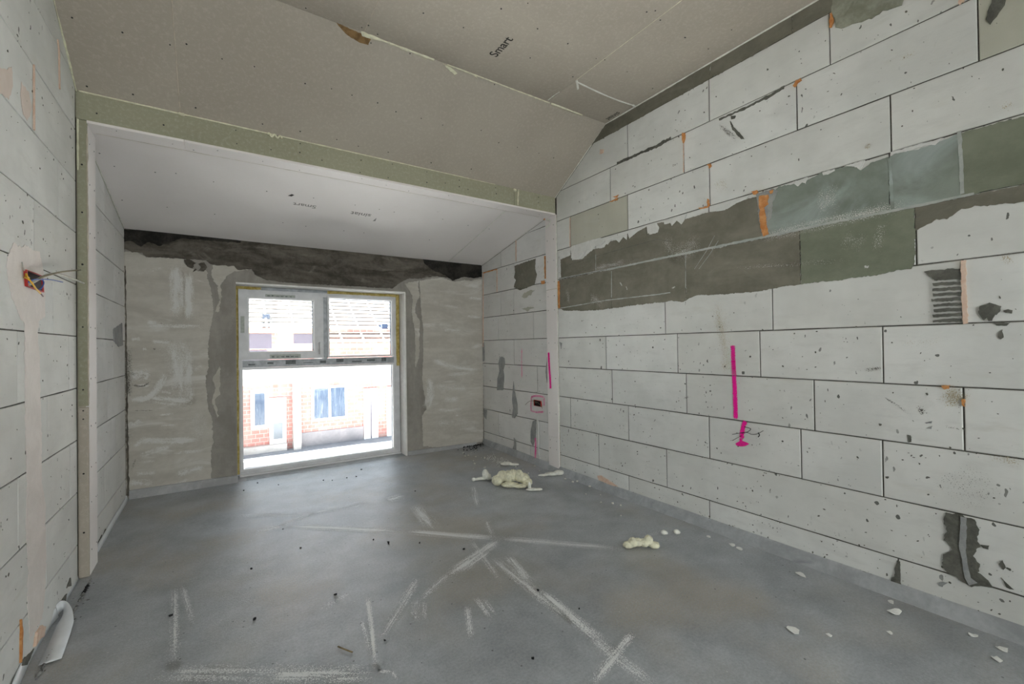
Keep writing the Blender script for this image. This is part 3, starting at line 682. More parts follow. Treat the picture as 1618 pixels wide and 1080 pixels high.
# ------------------------------------------------------------------ back wall with window opening
OX0, OX1, OZ0, OZ1, YW = .114, 1.508, .030, 1.612, 4.30
mb = MB()
mb.box((XL-.2, YB, -.15), (OX0, YB+.32, 2.3)); mb.box((OX1, YB, -.15), (XR+.2, YB+.32, 2.3))
mb.box((OX0, YB, OZ1), (OX1, YB+.32, 2.3)); mb.box((OX0, YB, -.15), (OX1, YB+.32, OZ0-.004))
wb = struct(mb.build('wall_back', 'render'), 'grey rendered back wall around the window')
PL['B'] = (1, YB, Vector((0,-1,0)), wb)
patch('plaster_coat', 'B', zz([(70,262),(130,262),(180,268),(230,300),(330,302),(420,308),(500,312),(505,345),(540,375),(600,400),(660,395),(665,450),(690,520),(700,600),(708,700),(690,780),(672,900),(672,1080),(662,1120),(650,1140),(655,1220),(670,1360),(690,1420),(700,1490),(705,1610),(690,1710),(695,1900),(400,1945),(95,1985),(80,1200)], 180, 340, 4.5), 'plaster', .005, .005, .008, label='pale grey plaster coat left of the window')
patch('plaster_coat', 'B', zz([(188,190),(250,180),(300,178),(350,195),(400,188),(430,190),(488,180),(489,950),(330,985),(205,972),(200,830),(222,800),(205,700),(200,640),(205,560),(205,480),(205,400),(195,330),(190,260)], 600, 380, 3.0), 'plaster', .005, .005, .008, label='pale grey plaster coat right of the window')
bt = [(XL, YB, 1.955), (XR, YB, 1.955)]
P = [on(x, y, 1, YB) for x, y in zz([(70,238),(130,262),(200,268),(230,298),(420,302),(530,312),(650,322),(700,352),(850,362),(880,390),(980,382),(1000,420),(1080,458)], 180, 340, 4.5)+[(450,446),(480,448),(560,452),(620,456),(632,446),(645,440),(662,440),(690,436),(720,440),(740,436),(764,437)]]
patch('dark_band', 'B', [Vector((XL, YB, 1.965))]+P+[Vector((XR, YB, 1.965))], 'darkband', .007, .004, .012, True, 'dark brown bitumen-like render band under the ceiling')
patch('black_primer', 'B', zz([(70,100),(400,118),(700,158),(900,180),(900,200),(640,178),(480,165),(330,220),(250,190),(190,225),(120,180),(75,190)], 180, 340, 4.5), 'black', .009, .004, .012)
patch('black_primer', 'B', zz([(200,85),(330,103),(490,118),(488,172),(440,178),(400,170),(345,190),(310,165),(250,140),(210,110)], 600, 380, 3.0), 'black', .009, .004, .012)
def bstroke(pts, w, mat, k, ox, oy, sc_, lift=.0054): stroke('lime_smear' if mat == 'lime' else 'dirt_smear', [on(x, y, 1, YB) for x, y in zz(pts, ox, oy, sc_)], (0,-1,0), w, mat, wb, k, lift+rnd.random()*.0004)
for pts, w, k in (([(440,350),(445,560),(440,740)], .16, .9), ([(525,400),(535,560),(530,750)], .12, .9), ([(480,400),(490,700)], .10, .6), ([(230,790),(400,785),(660,795)], .06, .8), ([(230,755),(310,770)], .07, .8), ([(120,882),(195,875)], .05, .8), ([(260,895),(420,900)], .07, .7), ([(400,880),(470,1100),(480,1400)], .30, .75), ([(530,900),(545,1380)], .12, .8),
        ([(105,1150),(190,1130),(270,1130)], .16, .8), ([(160,1215),(260,1205)], .06, .8), ([(90,1312),(240,1295),(330,1200),(370,1110)], .09, .9), ([(240,1290),(400,1320),(575,1312)], .12, .9), ([(330,1250),(420,1262)], .06, .6), ([(320,1418),(435,1410)], .03, .9), ([(95,1490),(215,1462)], .09, .7), ([(330,1495),(450,1488)], .03, .6), ([(140,1650),(230,1570)], .07, .7), ([(160,1600),(380,1600),(620,1590)], .09, .9), ([(380,1610),(520,1610)], .08, .8), ([(180,1715),(330,1660),(400,1650)], .08, .8),
        ([(420,1690),(640,1668)], .05, .7), ([(160,1750),(310,1745)], .05, .4), ([(150,1838),(310,1830)], .06, .7), ([(440,1850),(540,1810),(650,1790)], .10, .7), ([(90,1900),(300,1895)], .10, .6), ([(420,1920),(540,1870)], .05, .6), ([(200,950),(240,955)], .06, .5), ([(560,1100),(640,1060)], .10, .35), ([(140,430),(380,360)], .05, .3), ([(560,1400),(660,1600)], .25, .3)):
    bstroke(pts, w*.62, 'lime', k*1.5, 180, 340, 4.5)
for pts, w, k in (([(245,560),(350,600),(490,610)], .10, .7), ([(230,650),(240,720),(215,800)], .14, .8), ([(300,640),(480,620)], .07, .6), ([(300,755),(380,750)], .08, .7), ([(420,270),(488,278)], .05, .7), ([(410,357),(485,365)], .05, .7), ([(260,805),(400,798)], .06, .6), ([(290,420),(390,430)], .08, .5), ([(240,300),(400,320)], .06, .35), ([(250,690),(440,700)], .12, .45), ([(360,830),(372,826)], .03, .9), ([(240,870),(450,850)], .12, .35), ([(420,480),(480,500)], .12, .35)):
    bstroke(pts, w*.8, 'lime', k*1.5, 600, 380, 3.0)
for pts, w, k in (([(100,1120),(160,1135)], .03, .8), ([(130,1200),(200,1215),(270,1180)], .02, .8), ([(120,1388),(300,1385)], .012, .6), ([(120,1820),(160,1720)], .014, .6), ([(280,945),(300,952)], .02, .9), ([(80,900),(95,1150),(100,1300)], .08, .7), ([(90,1450),(95,1700)], .06, .5), ([(280,1950),(320,1945)], .02, .9), ([(330,765),(345,772)], .01, 1.)):
    bstroke(pts, w, 'dark_stroke', k, 180, 340, 4.5, .007)
for q in ([(500,318),(530,312),(590,340),(570,350),(560,380),(520,365)], [(600,345),(640,335),(665,370),(640,400),(600,395),(620,370)], [(560,405),(580,375),(590,390)]):
    patch('dark_patch', 'B', zz(q, 180, 340, 4.5), 'darkband', .0065, .003, .008)
for q in ([(860,360),(700,355),(690,420),(735,500),(750,600),(720,690),(745,690),(760,600),(760,500),(800,430),(860,400),(960,385)],):
    patch('render_streak', 'B', zz(q, 180, 340, 4.5), 'plaster', .003, .006, .012)
patch('render_streak', 'B', zz([(705,170),(740,100),(760,80),(750,280),(720,320),(745,430),(735,445),(695,330),(720,240)], 180, 560, 4.5), 'plaster', .003, .006, .012)
patch('render_streak', 'B', zz([(115,205),(150,195),(185,190),(180,220),(190,260),(170,300),(165,340),(190,380),(185,560),(170,600),(165,420),(150,340),(155,260),(130,220)], 600, 380, 3.0), 'plaster', .003, .006, .012)
patch('corner_shade', 'B', [(197,420),(199,420),(203,700),(205,782),(201,782)], 'darkband', .0065, .003, .02)['label'] = 'dark strip painted as shade in the wall corner'  # thin dark patch laid in the corner as painted shade

# ------------------------------------------------------------------ baseboards / base fillets
def prof_y(name, prof, y0, y1, mat, n=40, seed=1.0, jit=.004):
    v = []; f = []; k_ = len(prof)
    for i in range(n+1):
        y = y0+(y1-y0)*i/n
        for j, (x, z) in enumerate(prof):
            w = jit*noise.noise(Vector((y*5, j*.7, seed))) if 0 < j < k_-1 else 0
            v.append((x-w, y, z+fz(y)+(w*.5 if j else 0)))
    for i in range(n):
        for j in range(k_-1): f.append((i*k_+j, i*k_+j+1, (i+1)*k_+j+1, (i+1)*k_+j))
    f.append(tuple(range(k_))); f.append(tuple(n*k_+j for j in range(k_))[::-1])
    return struct(link(name, mesh(v, f, True), mat))
br = prof_y('baseboard_right', [(XR+.006,.060),(XR-.004,.056),(XR-.013,.044),(XR-.021,.022),(XR-.030,.007),(XR-.036,-.01)], YF, 2.87, 'cove', 60)
br['label'] = 'grey mortar fillet along the foot of the right wall'
o = prof_y('baseboard_right', [(XR+.006,.060),(XR-.004,.055),(XR-.014,.036),(XR-.026,.010),(XR-.034,-.01)], 2.87, YB-.005, 'cove', 30, 7.0); o['label'] = 'pale mortar fillet along the bay foot'
zb0 = fz(YB)
def skirt(x0, x1, h0, h1, n=14):
    v = []; f = []
    for i in range(n+1):
        x = x0+(x1-x0)*i/n; h = h0+(h1-h0)*i/n+.003*noise.noise(Vector((x*6, 1, 2)))
        v += [(x, YB+.002, zb0-.02), (x, YB-.024, zb0-.02), (x, YB-.020, zb0+h), (x, YB+.002, zb0+h+.002)]
    for i in range(n):
        for j in range(3): f.append((i*4+j, i*4+j+1, i*4+5+j, i*4+4+j))
    f.append((0,1,2,3)); f.append((n*4+3,n*4+2,n*4+1,n*4))
    return struct(link('baseboard_back', mesh(v, f), 'skirt'))
skirt(XL+.02, OX0+.002, .062, .055)['label'] = 'dull grey skirting strip left of the window'
skirt(OX1+.01, XR-.10, .040, .030)['label'] = 'dull grey skirting strip right of the window'

# ------------------------------------------------------------------ ceiling boards, slope, bay ceiling
cm = MB()
cm.box((XL-.2, YF-.55, 2.716), (XR+.2, YS0, 2.90))
cm.prism([(XL-.2, YS0, 2.716), (XL-.2, YS1+.05, 2.716+SL*(YS1+.05-YS0)), (XL-.2, YS1+.05, 2.90), (XL-.2, YS0, 2.90)], (XR-XL+.4, 0, 0))
cm.prism([(XL-.2, YS1-.05, 2.40), (XL-.2, YB0, 2.206), (XL-.2, YB+.9, 2.206+BSL*(YB+.9-YB0)), (XL-.2, YB+.9, 2.35), (XL-.2, YS1, 2.90)], (XR-XL+.4, 0, 0))
ceil = struct(cm.build('ceiling', 'board_edge'), 'bare plasterboard ceiling, flat above, sloping towards the window')
G = .0012
def fboard(x0, x1, y0, y1, zf, mat, th=.0125):
    v = []
    for dz in (0, th):
        v += [(x0+G, y0+G, zf(y0+G)+dz), (x1-G, y0+G, zf(y0+G)+dz), (x1-G, y1-G, zf(y1-G)+dz), (x0+G, y1-G, zf(y1-G)+dz)]
    return MB_from(v).build('plasterboard', mat, ceil)
def MB_from(v):
    m_ = MB(); m_.add(v, [(0,3,2,1),(4,5,6,7),(0,1,5,4),(1,2,6,5),(2,3,7,6),(3,0,4,7)]); return m_
flat = lambda y: 2.70
slo = lambda y: ZS0+SL*(y-YS0)
bay = lambda y: ZB0+BSL*(y-YB0)
for a in ((XL, .63, YF, .28, flat), (XL, .63, .28, YS0, flat), (.63, 1.83, YF, .0, flat), (.63, 1.83, .0, YS0, flat), (1.83, XR, YF, 2.01, flat), (1.83, XR, 2.01, YS0, flat),
          (XL, -.163, YS0, YS1, slo), (-.163, XR, YS0, YS1, slo)): fboard(*a, 'board')
for a in ((XL, 1.97, YB0-.02, YB, bay), (1.97, XR, YB0-.02, YB, bay)): fboard(*a, 'board_white')
# screws
def dots(name, pts, nr, par, r=.0038, mat='screw', th=.0008):
    mb = MB(); nr = Vector(nr).normalized(); a = nr.orthogonal().normalized(); b = nr.cross(a)
    for q in pts:
        c_ = q+nr*.0002; s_ = r*rnd.uniform(.75, 1.15)
        mb.prism([c_+(a*math.cos(i*math.pi/4)+b*math.sin(i*math.pi/4))*s_ for i in range(8)], nr*th)
    return tag(mb.build(name, mat, par), kind='stuff')
z8 = lambda L: zz(L, 100, 0, 1.798)
sl_px = z8([(168,92),(303,127),(350,125),(451,167),(543,189),(687,237),(762,252),(820,270),(893,292),(945,317),(1017,336),(1078,355),(1187,370),(1237,405),(1290,418),(1351,435),(1393,448),(25,50),(67,245),(198,268),(376,306),(566,352),(673,373),(777,396),(838,415),(923,432),(1045,462),(1159,480),(874,122),(985,152),(1225,240),(1120,185)])
dots('screw_heads', [onslope(x, y) for x, y in sl_px], (0, SL, -1), ceil)
fl_px = z8([(689,23),(677,36),(848,78),(893,97),(1023,37),(1137,78),(1244,25),(1347,81),(1327,164),(1433,124),(867,72),(834,90)])+zz([(210,53),(443,184),(637,277),(395,370),(1140,76),(1195,68),(1227,128),(817,374),(872,382),(1387,240),(1535,312),(1015,458),(1178,565),(668,490),(380,20)], 740, 0, 4.045)+[(1082,59),(1119,77),(1145,89),(1075,139),(1257,24),(1156,47)]
dots('screw_heads', [on(x, y, 2, 2.70) for x, y in fl_px], (0, 0, -1), ceil)
by_px = z8([(103,435),(145,472),(261,489),(320,492),(427,516),(578,543),(711,562),(829,582),(898,594),(940,602),(1078,622),(167,568),(295,588),(430,608),(624,632),(689,642),(797,655),(854,661),(1040,681),(1150,640),(1210,650)])
dots('screw_heads', [onbay(x, y) for x, y in by_px], (0, BSL, -1), ceil, .0036)
# seams: foam beads and thin filler lines
def bead(name, pts, r, par, mat='foam', jit=.35, seg=7, k_=7):
    P = spline(pts, k_); sd = rnd.random()*40
    rr = [r*(1+jit*noise.noise(q*30+Vector((sd,0,0)))+jit*.8*noise.noise(q*9+Vector((sd,5,0)))) for q in P]
    mb = MB().tube(P, r, seg, rr); return mb.build(name, mat, par, True)
dn = Vector((0,0,-.001))
L_ = lambda x0, x1, y, z, n=14: [Vector((x0+(x1-x0)*i/n, y, z)) for i in range(n+1)]
bead('foam_bead', L_(XL+.01, .28, YS1-.002, ZS1), .0042, ceil); bead('foam_bead', L_(.30, 1.55, YS1-.002, ZS1), .0036, ceil); bead('foam_bead', L_(1.55, 1.78, YS1-.001, ZS1), .002, ceil)
P = []
for i in range(26): u = i/25; P.append(Vector((.24+.075*u, YS1-.006, ZS1-.008+.008*math.sin(u*6.28*2.6))))
bead('foam_bead', P, .0055, ceil, k_=3)
bead('foam_bead', [Vector((-.168, YS1-.004, ZS1)), Vector((-.155, YS1-.005, ZS1-.003)), Vector((-.145, YS1-.004, ZS1))], .008, ceil)
bead('foam_bead', L_(.64, 1.02, YS0+.002, ZS0-.001), .0065, ceil, 'foam', .7); bead('foam_bead', L_(1.10, 1.85, YS0+.001, ZS0-.001), .0042, ceil, 'foam', .6); bead('foam_bead', L_(1.86, 2.14, YS0, ZS0-.002), .0062, ceil)
for px in ([(570,48),(580,52),(592,62),(583,60),(572,56)], [(700,100),(712,106),(722,115),(718,117),(706,108)], [(738,112),(748,117),(755,122),(750,121)]):
    P = [onslope(x, y) for x, y in px]; o = MB().prism(rag(P, .004, .01, 3.), Vector((0, SL, -1)).normalized()*.007).build('foam_lump', 'foam', ceil)
P = [onslope(x, y) for x, y in zz([(450,148),(565,193),(640,228),(674,240),(655,287),(600,272),(520,225)], 420, 0, 4.045)]
MB().prism(rag(P, .003, .01, 5.), Vector((0, SL, -1)).normalized()*.0012).build('torn_paper', 'brownpaper', ceil)
bead('foam_bead', [on(x, y, 2, 2.699) for x, y in ((911,129),(940,143),(975,158),(1002,167),(1011,172))], .0045, ceil, 'foamwhite')
bead('foam_bead', [on(x, y, 2, 2.697) for x, y in ((911,127),(912,133),(913,140))], .007, ceil, 'foamwhite'); bead('foam_bead', [on(x, y, 2, 2.697) for x, y in ((1000,166),(1008,172),(1012,175))], .008, ceil, 'foamwhite')
bead('foam_bead', [on(x, y, 2, 2.699) for x, y in ((866,158),(875,151),(884,145))], .003, ceil, 'foamwhite')
bead('filler_line', [Vector((1.83, 2.0-1.9*i/10, 2.7)) for i in range(11)], .0016, ceil, 'foam')
bead('filler_line', [Vector((.63, 2.28-1.5*i/8, 2.7)) for i in range(9)], .0016, ceil, 'board_edge')
bead('filler_line', [Vector((-.163, YS0+.02+.56*i/6, slo(YS0+.02+.56*i/6))) for i in range(7)], .0022, ceil, 'board_edge')
bead('filler_line', [Vector((1.97+.02*(i/8-.5), YB0+.02+1.12*i/8, bay(YB0+.02+1.12*i/8))) for i in range(9)], .0036, ceil, 'foamwhite', .5)
bead('foam_bead', [Vector((XR-.002, YF+(YS0-YF)*i/20, 2.697)) for i in range(21)], .0055, ceil, 'foamwhite', .4)
bead('foam_bead', [Vector((XR-.002, YS0+(YS1-YS0)*i/8, slo(YS0+(YS1-YS0)*i/8)-.002)) for i in range(9)], .0035, ceil, 'foamwhite')
bead('filler_line', [Vector((XR-.002, YB0+(YB-YB0)*i/8, bay(YB0+(YB-YB0)*i/8)-.002)) for i in range(9)], .0035, ceil, 'foamwhite')
bead('foam_bead', [Vector((XL+.002, 1.6+(YS0-1.6)*i/8, 2.697)) for i in range(9)], .006, ceil, 'foam', .6)
bead('foam_bead', [Vector((XL+.002, YS0+(YS1-YS0)*i/8, slo(YS0+(YS1-YS0)*i/8)-.003)) for i in range(9)], .004, ceil, 'foam', .6)
bead('filler_line', [Vector((XL+.002, YB0+.05+(YB-YB0-.06)*i/8, bay(YB0+.05+(YB-YB0-.06)*i/8)-.002)) for i in range(9)], .003, ceil, 'foamwhite', .6)

# printed words on the boards
def word(txt, org, right, upv, length, mat, bold=.012):
    cu = bpy.data.curves.new('w', 'FONT'); cu.body = txt; cu.size = 1; cu.offset = bold; cu.extrude = .002
    ob = bpy.data.objects.new('w', cu); COL.objects.link(ob)
    dg = bpy.context.evaluated_depsgraph_get(); me = bpy.data.meshes.new_from_object(ob.evaluated_get(dg))
    bpy.data.objects.remove(ob); xs_ = [q.co.x for q in me.vertices]; k_ = length/(max(xs_)-min(xs_))
    right = Vector(right).normalized(); upv = Vector(upv).normalized(); nn = right.cross(upv)
    org = Vector(org)
    for q in me.vertices:
        c_ = q.co; q.co = org+right*((c_.x-min(xs_))*k_)+upv*(c_.y*k_)+nn*(c_.z*k_+.0006)
    me.materials.clear(); return link('printed_word', me, mat, ceil)
word('Smart', (1.306, 2.079, 2.70), (0.0, -1, 0), (-1, 0.0, 0), .172, 'ink')
word('siniat', (2.322, 2.12, 2.70), (0, 1, 0), (1, 0, 0), .115, 'ink')
a = onbay(500, 325); word('Smart', a, (-1, 0, 0), (0, 1, BSL), .150, 'ink_grey')
a = onbay(587, 338.5); word('siniat', a, (-1, 0, 0), (0, 1, BSL), .150, 'ink_grey')
mk = [onbay(x, y) for x, y in ((589,349),(595,344),(593,349))]
MB().prism(mk, Vector((0,BSL,-1)).normalized()*.0008).build('printed_mark', 'ink_grey', ceil)
for px in ([(455,309),(460,307),(464,308),(461,310)], [(541,282),(544,284),(542,284)], [(460,306),(465,308),(462,309)]):
    MB().prism([onbay(x, y) for x, y in px], Vector((0,BSL,-1)).normalized()*.0008).build('printed_mark', 'ink', ceil)

# ------------------------------------------------------------------ beam and pilasters clad in plasterboard
ZM = 2.195
bc = MB().box((XL-.02, YS1+.014, ZM+.0125), (XR+.02, YB0-.012, 2.42)).build('trim_1', 'board_edge'); struct(bc, 'plasterboard clad beam across the ceiling')
def bx(name, a, b, mat, par): return MB().box(a, b).build(name, mat, par)
bx('face_board', (XL, YS1, ZM), (1.955, YS1+.0125, ZS1+.004), 'board_green', bc); bx('face_board', (1.958, YS1, ZM), (XR, YS1+.0125, ZS1+.004), 'board_green', bc)
bx('soffit_board', (XL+.037, YS1, ZM-.0125), (-.148, YB0, ZM), 'board_white', bc); bx('soffit_board', (-.146, YS1, ZM-.0125), (XR, YB0, ZM), 'board_white', bc)
bx('back_board', (XL+.037, YB0-.0125, ZM), (XR, YB0, ZM+.06), 'board_white', bc)
def onface(x, y): return on(x, y, 1, YS1)
dots('screw_heads', [onface(x, y) for x, y in z8([(95,322),(285,355),(490,370),(493,408),(590,425),(673,408),(735,455),(672,433),(846,455),(843,490),(935,466),(923,505),(1033,488),(1033,518),(1085,520),(1125,512),(1125,530),(1150,538),(1228,533),(1230,550),(1350,560),(1350,575),(90,262)])], (0,-1,0), bc)
bead('foam_bead', [onface(x, y)+Vector((0,-.002,0)) for x, y in ((820,297),(819,303),(818,312),(818,324))], .0045, bc, 'foam', .8)
bead('foam_bead', L_(1.95, 1.97, YS1-.004, ZS1-.012, 4), .009, bc)
for xx in (-.30, .05, .62, 1.05, 1.6, 2.1): pass
dots('screw_heads', [Vector((x, YS1+.06+.03*((i*7) % 3-1), ZM-.0125)) for i, x in enumerate((-.42,-.2,-.11,.0,.22,.42,.78,.95,1.12,1.4,1.62,1.85,2.1,2.25))], (0,0,-1), bc, .003)
bead('crack', [Vector((XL+.05+(2.8)*i/30, YB0-.006+.004*noise.noise(Vector((i*.7,1,1))), ZM-.0128)) for i in range(31)], .0011, bc, 'board_edge', .6)
# left pilaster
lp = MB().box((XL-.01, 2.905, -.02), (XL+.024, 3.05, ZM-.0125)).build('trim_2', 'board_edge'); struct(lp, 'narrow plasterboard pilaster on the left wall')
bx('face_board', (XL+.001, 2.89, .008), (XL+.036, 2.9025, .815), 'board', lp); bx('face_board', (XL+.001, 2.89, .822), (XL+.036, 2.9025, ZM), 'board_green', lp)
bx('side_board', (XL+.0245, 2.9035, .008), (XL+.037, 3.058, ZM-.0130), 'board_white', lp)
dots('screw_heads', [Vector((XL+.018, 2.89, z)) for z in (.22,.50,.76,.80,.90,1.2,1.5,1.75,1.98)], (0,-1,0), lp, .0042)
dots('screw_heads', [Vector((XL+.037, y, z)) for z in (.12,.35,.52,.72,.95,1.2,1.42,1.66,1.9,2.1) for y in (2.935,3.03)], (1,0,0), lp, .0036)
bead('torn_edge', [Vector((XL+.037, 2.8895, .83+1.3*i/30)) for i in range(31)], .0028, lp, 'board_edge', .7)
bead('filler_line', [Vector((XL+.004, 2.888, 1.95+.4*i/6)) for i in range(7)], .0045, lp, 'foam', .6)
# right pilaster
rp = MB().box((XR-.0005, 2.868, -.02), (XR+.03, 3.004, ZM-.0125)).build('trim_3', 'board_edge'); struct(rp, 'narrow plasterboard pilaster on the right wall')
bx('side_board', (XR-.012, 2.868, .30), (XR, 3.006, 1.555), 'board_white', rp); bx('side_board', (XR-.012, 2.868, 1.560), (XR, 3.006, ZM-.013), 'board_white', rp); bx('side_board', (XR-.011, 2.868, .03), (XR, 3.006, .297), 'board_white', rp)
dots('screw_heads', [Vector((XR-.012, y, z)) for z in (.2,.27,.5,.8,1.1,1.38,1.5,1.62,1.8,1.98,2.1) for y in (2.895,2.98)], (-1,0,0), rp, .0036)
bead('filler_line', [Vector((XR-.004, 2.866, .35+1.8*i/24)) for i in range(25)], .0040, rp, 'foamwhite', .5); bead('filler_line', [Vector((XR-.004, 3.009, .35+1.75*i/24)) for i in range(25)], .0030, rp, 'foamwhite', .5)
bead('foam_bead', [Vector((XR-.010, 2.99-.10*math.sin(i/8*3.1)*.6, 2.10+.07*i/8)) for i in range(9)], .009, rp, 'foamwhite', .5)
PL['P'] = (0, XR-.0125, Vector((-1,0,0)), rp)
rstroke('spray_mark', [(867,556),(868,580),(869.5,600),(870,614)], .030, 'spray', 1., .0012, 'P')

# ------------------------------------------------------------------ window
win = MB().frame(OX0+.018, OX1-.004, OZ0, OZ1-.022, .030, .058, .045, .040, YW, YW+.07).build('window_1', 'film'); struct(win, 'floor-length plastic window with taped frame, two small panes above one large')
ZT0, ZT1 = .930, .990                                            # transom
XM0, XM1 = .792, .826                                            # mullion
fx0, fx1 = OX0+.048, OX1-.062
bx('transom', (fx0, YW-.002, ZT0), (fx1, YW+.066, ZT1), 'film_dark', win)
bx('mullion', (XM0, YW-.002, ZT1), (XM1, YW+.066, OZ1-.062), 'film_dark', win)
sash = MB().frame(OX0+.02, XM0-.002, ZT1+.004, OZ1-.036, .068, .074, .062, .060, YW-.022, YW+.05).build('sash', 'film', win)
def beading(x0, x1, z0, z1, par, w=.014, y=YW-.006, m_='pvc'): 
    return MB().frame(x0, x1, z0, z1, w, w, w, w, y, y+.05).build('glazing_bead', m_, par)
beading(OX0+.084, XM0-.072, ZT1+.062, OZ1-.092, sash, .011, YW-.027); beading(XM1+.002, fx1-.004, ZT1+.006, OZ1-.052, win, .016, YW-.012); beading(fx0-.02, fx1+.0, OZ0+.040, ZT0-.002, win, .015, YW-.010)
def pane(x0, x1, z0, z1, par, y=YW+.02):
    bx('pane', (x0, y, z0), (x1, y+.006, z1), 'glass', par)
    MB().frame(x0+.002, x1-.002, z0+.002, z1-.002, .004, .009, .003, .006, y+.007, y+.018).build('spacer', 'spacer', par)
pane(OX0+.090, XM0-.078, ZT1+.068, OZ1-.098, sash, YW+.01); pane(XM1+.012, fx1-.014, ZT1+.018, OZ1-.064, win); pane(fx0-.010, fx1-.008, OZ0+.050, ZT0-.012, win)
hb = bx('handle', (XM0-.052, YW-.032, 1.075), (XM0-.022, YW-.022, 1.145), 'pvc', sash)
MB().tube(spline([(XM0-.037, YW-.030, 1.13), (XM0-.037, YW-.062, 1.132), (XM0-.037, YW-.066, 1.115), (XM0-.037, YW-.066, 1.03)], 5), .009, 8).build('handle_lever', 'pvc', hb, True)
# printed labels on the protective film
for (x0, x1, z0, z1, mt) in ((.33,.56,OZ1-.083,OZ1-.060,'filmlabel'), (.36,.60,ZT1+.012,ZT1+.046,'filmlabel'), (OX0+.034,OX0+.062,1.22,1.36,'filmlabel')):
    p_ = bx('film_label', (x0, YW-.0232, z0), (x1, YW-.0222, z1), mt, sash)
    for i in range(6):
        u = x0+(x1-x0)*(.06+.15*i)
        if x1-x0 > .1: bx('film_print', (u, YW-.0240, z0+(z1-z0)*.25), (u+(x1-x0)*rnd.uniform(.05,.12), YW-.0233, z0+(z1-z0)*rnd.uniform(.4,.7)), 'filmprint', sash)
for i in range(9):
    u = fx0+.04+i*.14; bx('film_print', (u, YW-.0034, ZT0+.018+.006*(i % 2)), (u+rnd.uniform(.04,.10), YW-.0022, ZT0+.030+.012*(i % 3)), 'filmprint', win)
for i in range(4):
    u = .28+i*.13; bx('film_print', (u, YW-.0012, OZ1-.045), (u+rnd.uniform(.05,.09), YW-.0002, OZ1-.036), 'filmprint', win)
# expanding-foam joint around the frame (yellow) and white reveal lining
def bumpy_bar(name, a, b, mat, par, n=30, amp=.004, ax=2):
    a = Vector(a); b = Vector(b); v = []; f = []; sd = rnd.random()*20
    oth = [i for i in range(3) if i != ax]
    for i in range(n+1):
        t_ = a[ax]+(b[ax]-a[ax])*i/n; w = amp*noise.noise(Vector((t_*14, sd, 0)))+amp*.6*noise.noise(Vector((t_*45, sd, 3)))
        for (u, w_) in ((0,0),(1,0),(1,1),(0,1)):
            q = Vector((0,0,0)); q[ax] = t_; q[oth[0]] = (a, b)[u][oth[0]]+w; q[oth[1]] = (a, b)[w_][oth[1]]+(w if w_ == 0 else 0); v.append(q)
    for i in range(n):
        for j in range(4): f.append((i*4+j, i*4+(j+1) % 4, i*4+4+(j+1) % 4, i*4+4+j))
    f.append((0,1,2,3)); f.append((n*4+3,n*4+2,n*4+1,n*4))
    return link(name, mesh(v, f), mat, par)
bumpy_bar('foam_strip', (OX0+.001, YW-.006, OZ0+.02), (OX0+.020, YW+.06, OZ1-.003), 'foamyellow', win)
bumpy_bar('foam_strip', (OX0+.002, YW-.004, OZ1-.024), (.30, YW+.06, OZ1-.002), 'foamyellow', win, ax=0); bumpy_bar('foam_strip', (.83, YW-.004, OZ1-.026), (OX1-.002, YW+.06, OZ1-.002), 'foamyellow', win, ax=0)
bx('tape', (.30, YW-.002, OZ1-.026), (.83, YW+.05, OZ1-.002), 'film_dark', win)
bumpy_bar('foam_strip', (OX1-.036, YW-.010, .90), (OX1-.006, YW-.001, OZ1-.005), 'foamyellow', win)
bx('reveal_board', (OX1-.004, YB-.006, OZ0-.001), (OX1+.010, YW-.012, OZ1), 'reveal', wb); bx('reveal_board', (OX0, YB-.006, OZ1-.002), (OX1+.008, YW-.008, OZ1+.010), 'reveal', wb)
bx('reveal_board', (OX0-.006, YB-.002, OZ0-.001), (OX0+.0005, YW-.008, OZ1), 'render', wb)
bx('sill', (OX0, YB-.002, -.02), (OX1, YW+.09, OZ0), 'cove', wb); bx('sill_edge', (OX0+.02, YW-.03, OZ0-.001), (OX1-.01, YW, OZ0+.012), 'pvc', win)

# ------------------------------------------------------------------ wall behind the camera with a glazed balcony door
fw_ = MB(); DX0, DX1, DZ1 = -.15, 2.05, 2.25
fw_.box((XL-.2, YF-.25, -.15), (DX0, YF, 2.75)); fw_.box((DX1, YF-.25, -.15), (XR+.2, YF, 2.75)); fw_.box((DX0, YF-.25, DZ1), (DX1, YF, 2.75)); fw_.box((DX0, YF-.25, -.15), (DX1, YF, 0.0))
struct(fw_.build('wall_front', 'plaster'), 'plastered wall behind the viewer')
d_ = MB().frame(DX0, DX1, 0, DZ1, .07, .07, .07, .07, YF-.16, YF-.09).box(((DX0+DX1)/2-.04, YF-.16, .07), ((DX0+DX1)/2+.04, YF-.09, DZ1-.07)).build('door_1', 'pvc'); struct(d_, 'glazed double balcony door behind the viewer')
for a, b in ((DX0+.07, (DX0+DX1)/2-.04), ((DX0+DX1)/2+.04, DX1-.07)): bx('pane', (a, YF-.13, .07), (b, YF-.124, DZ1-.07), 'glass', d_)

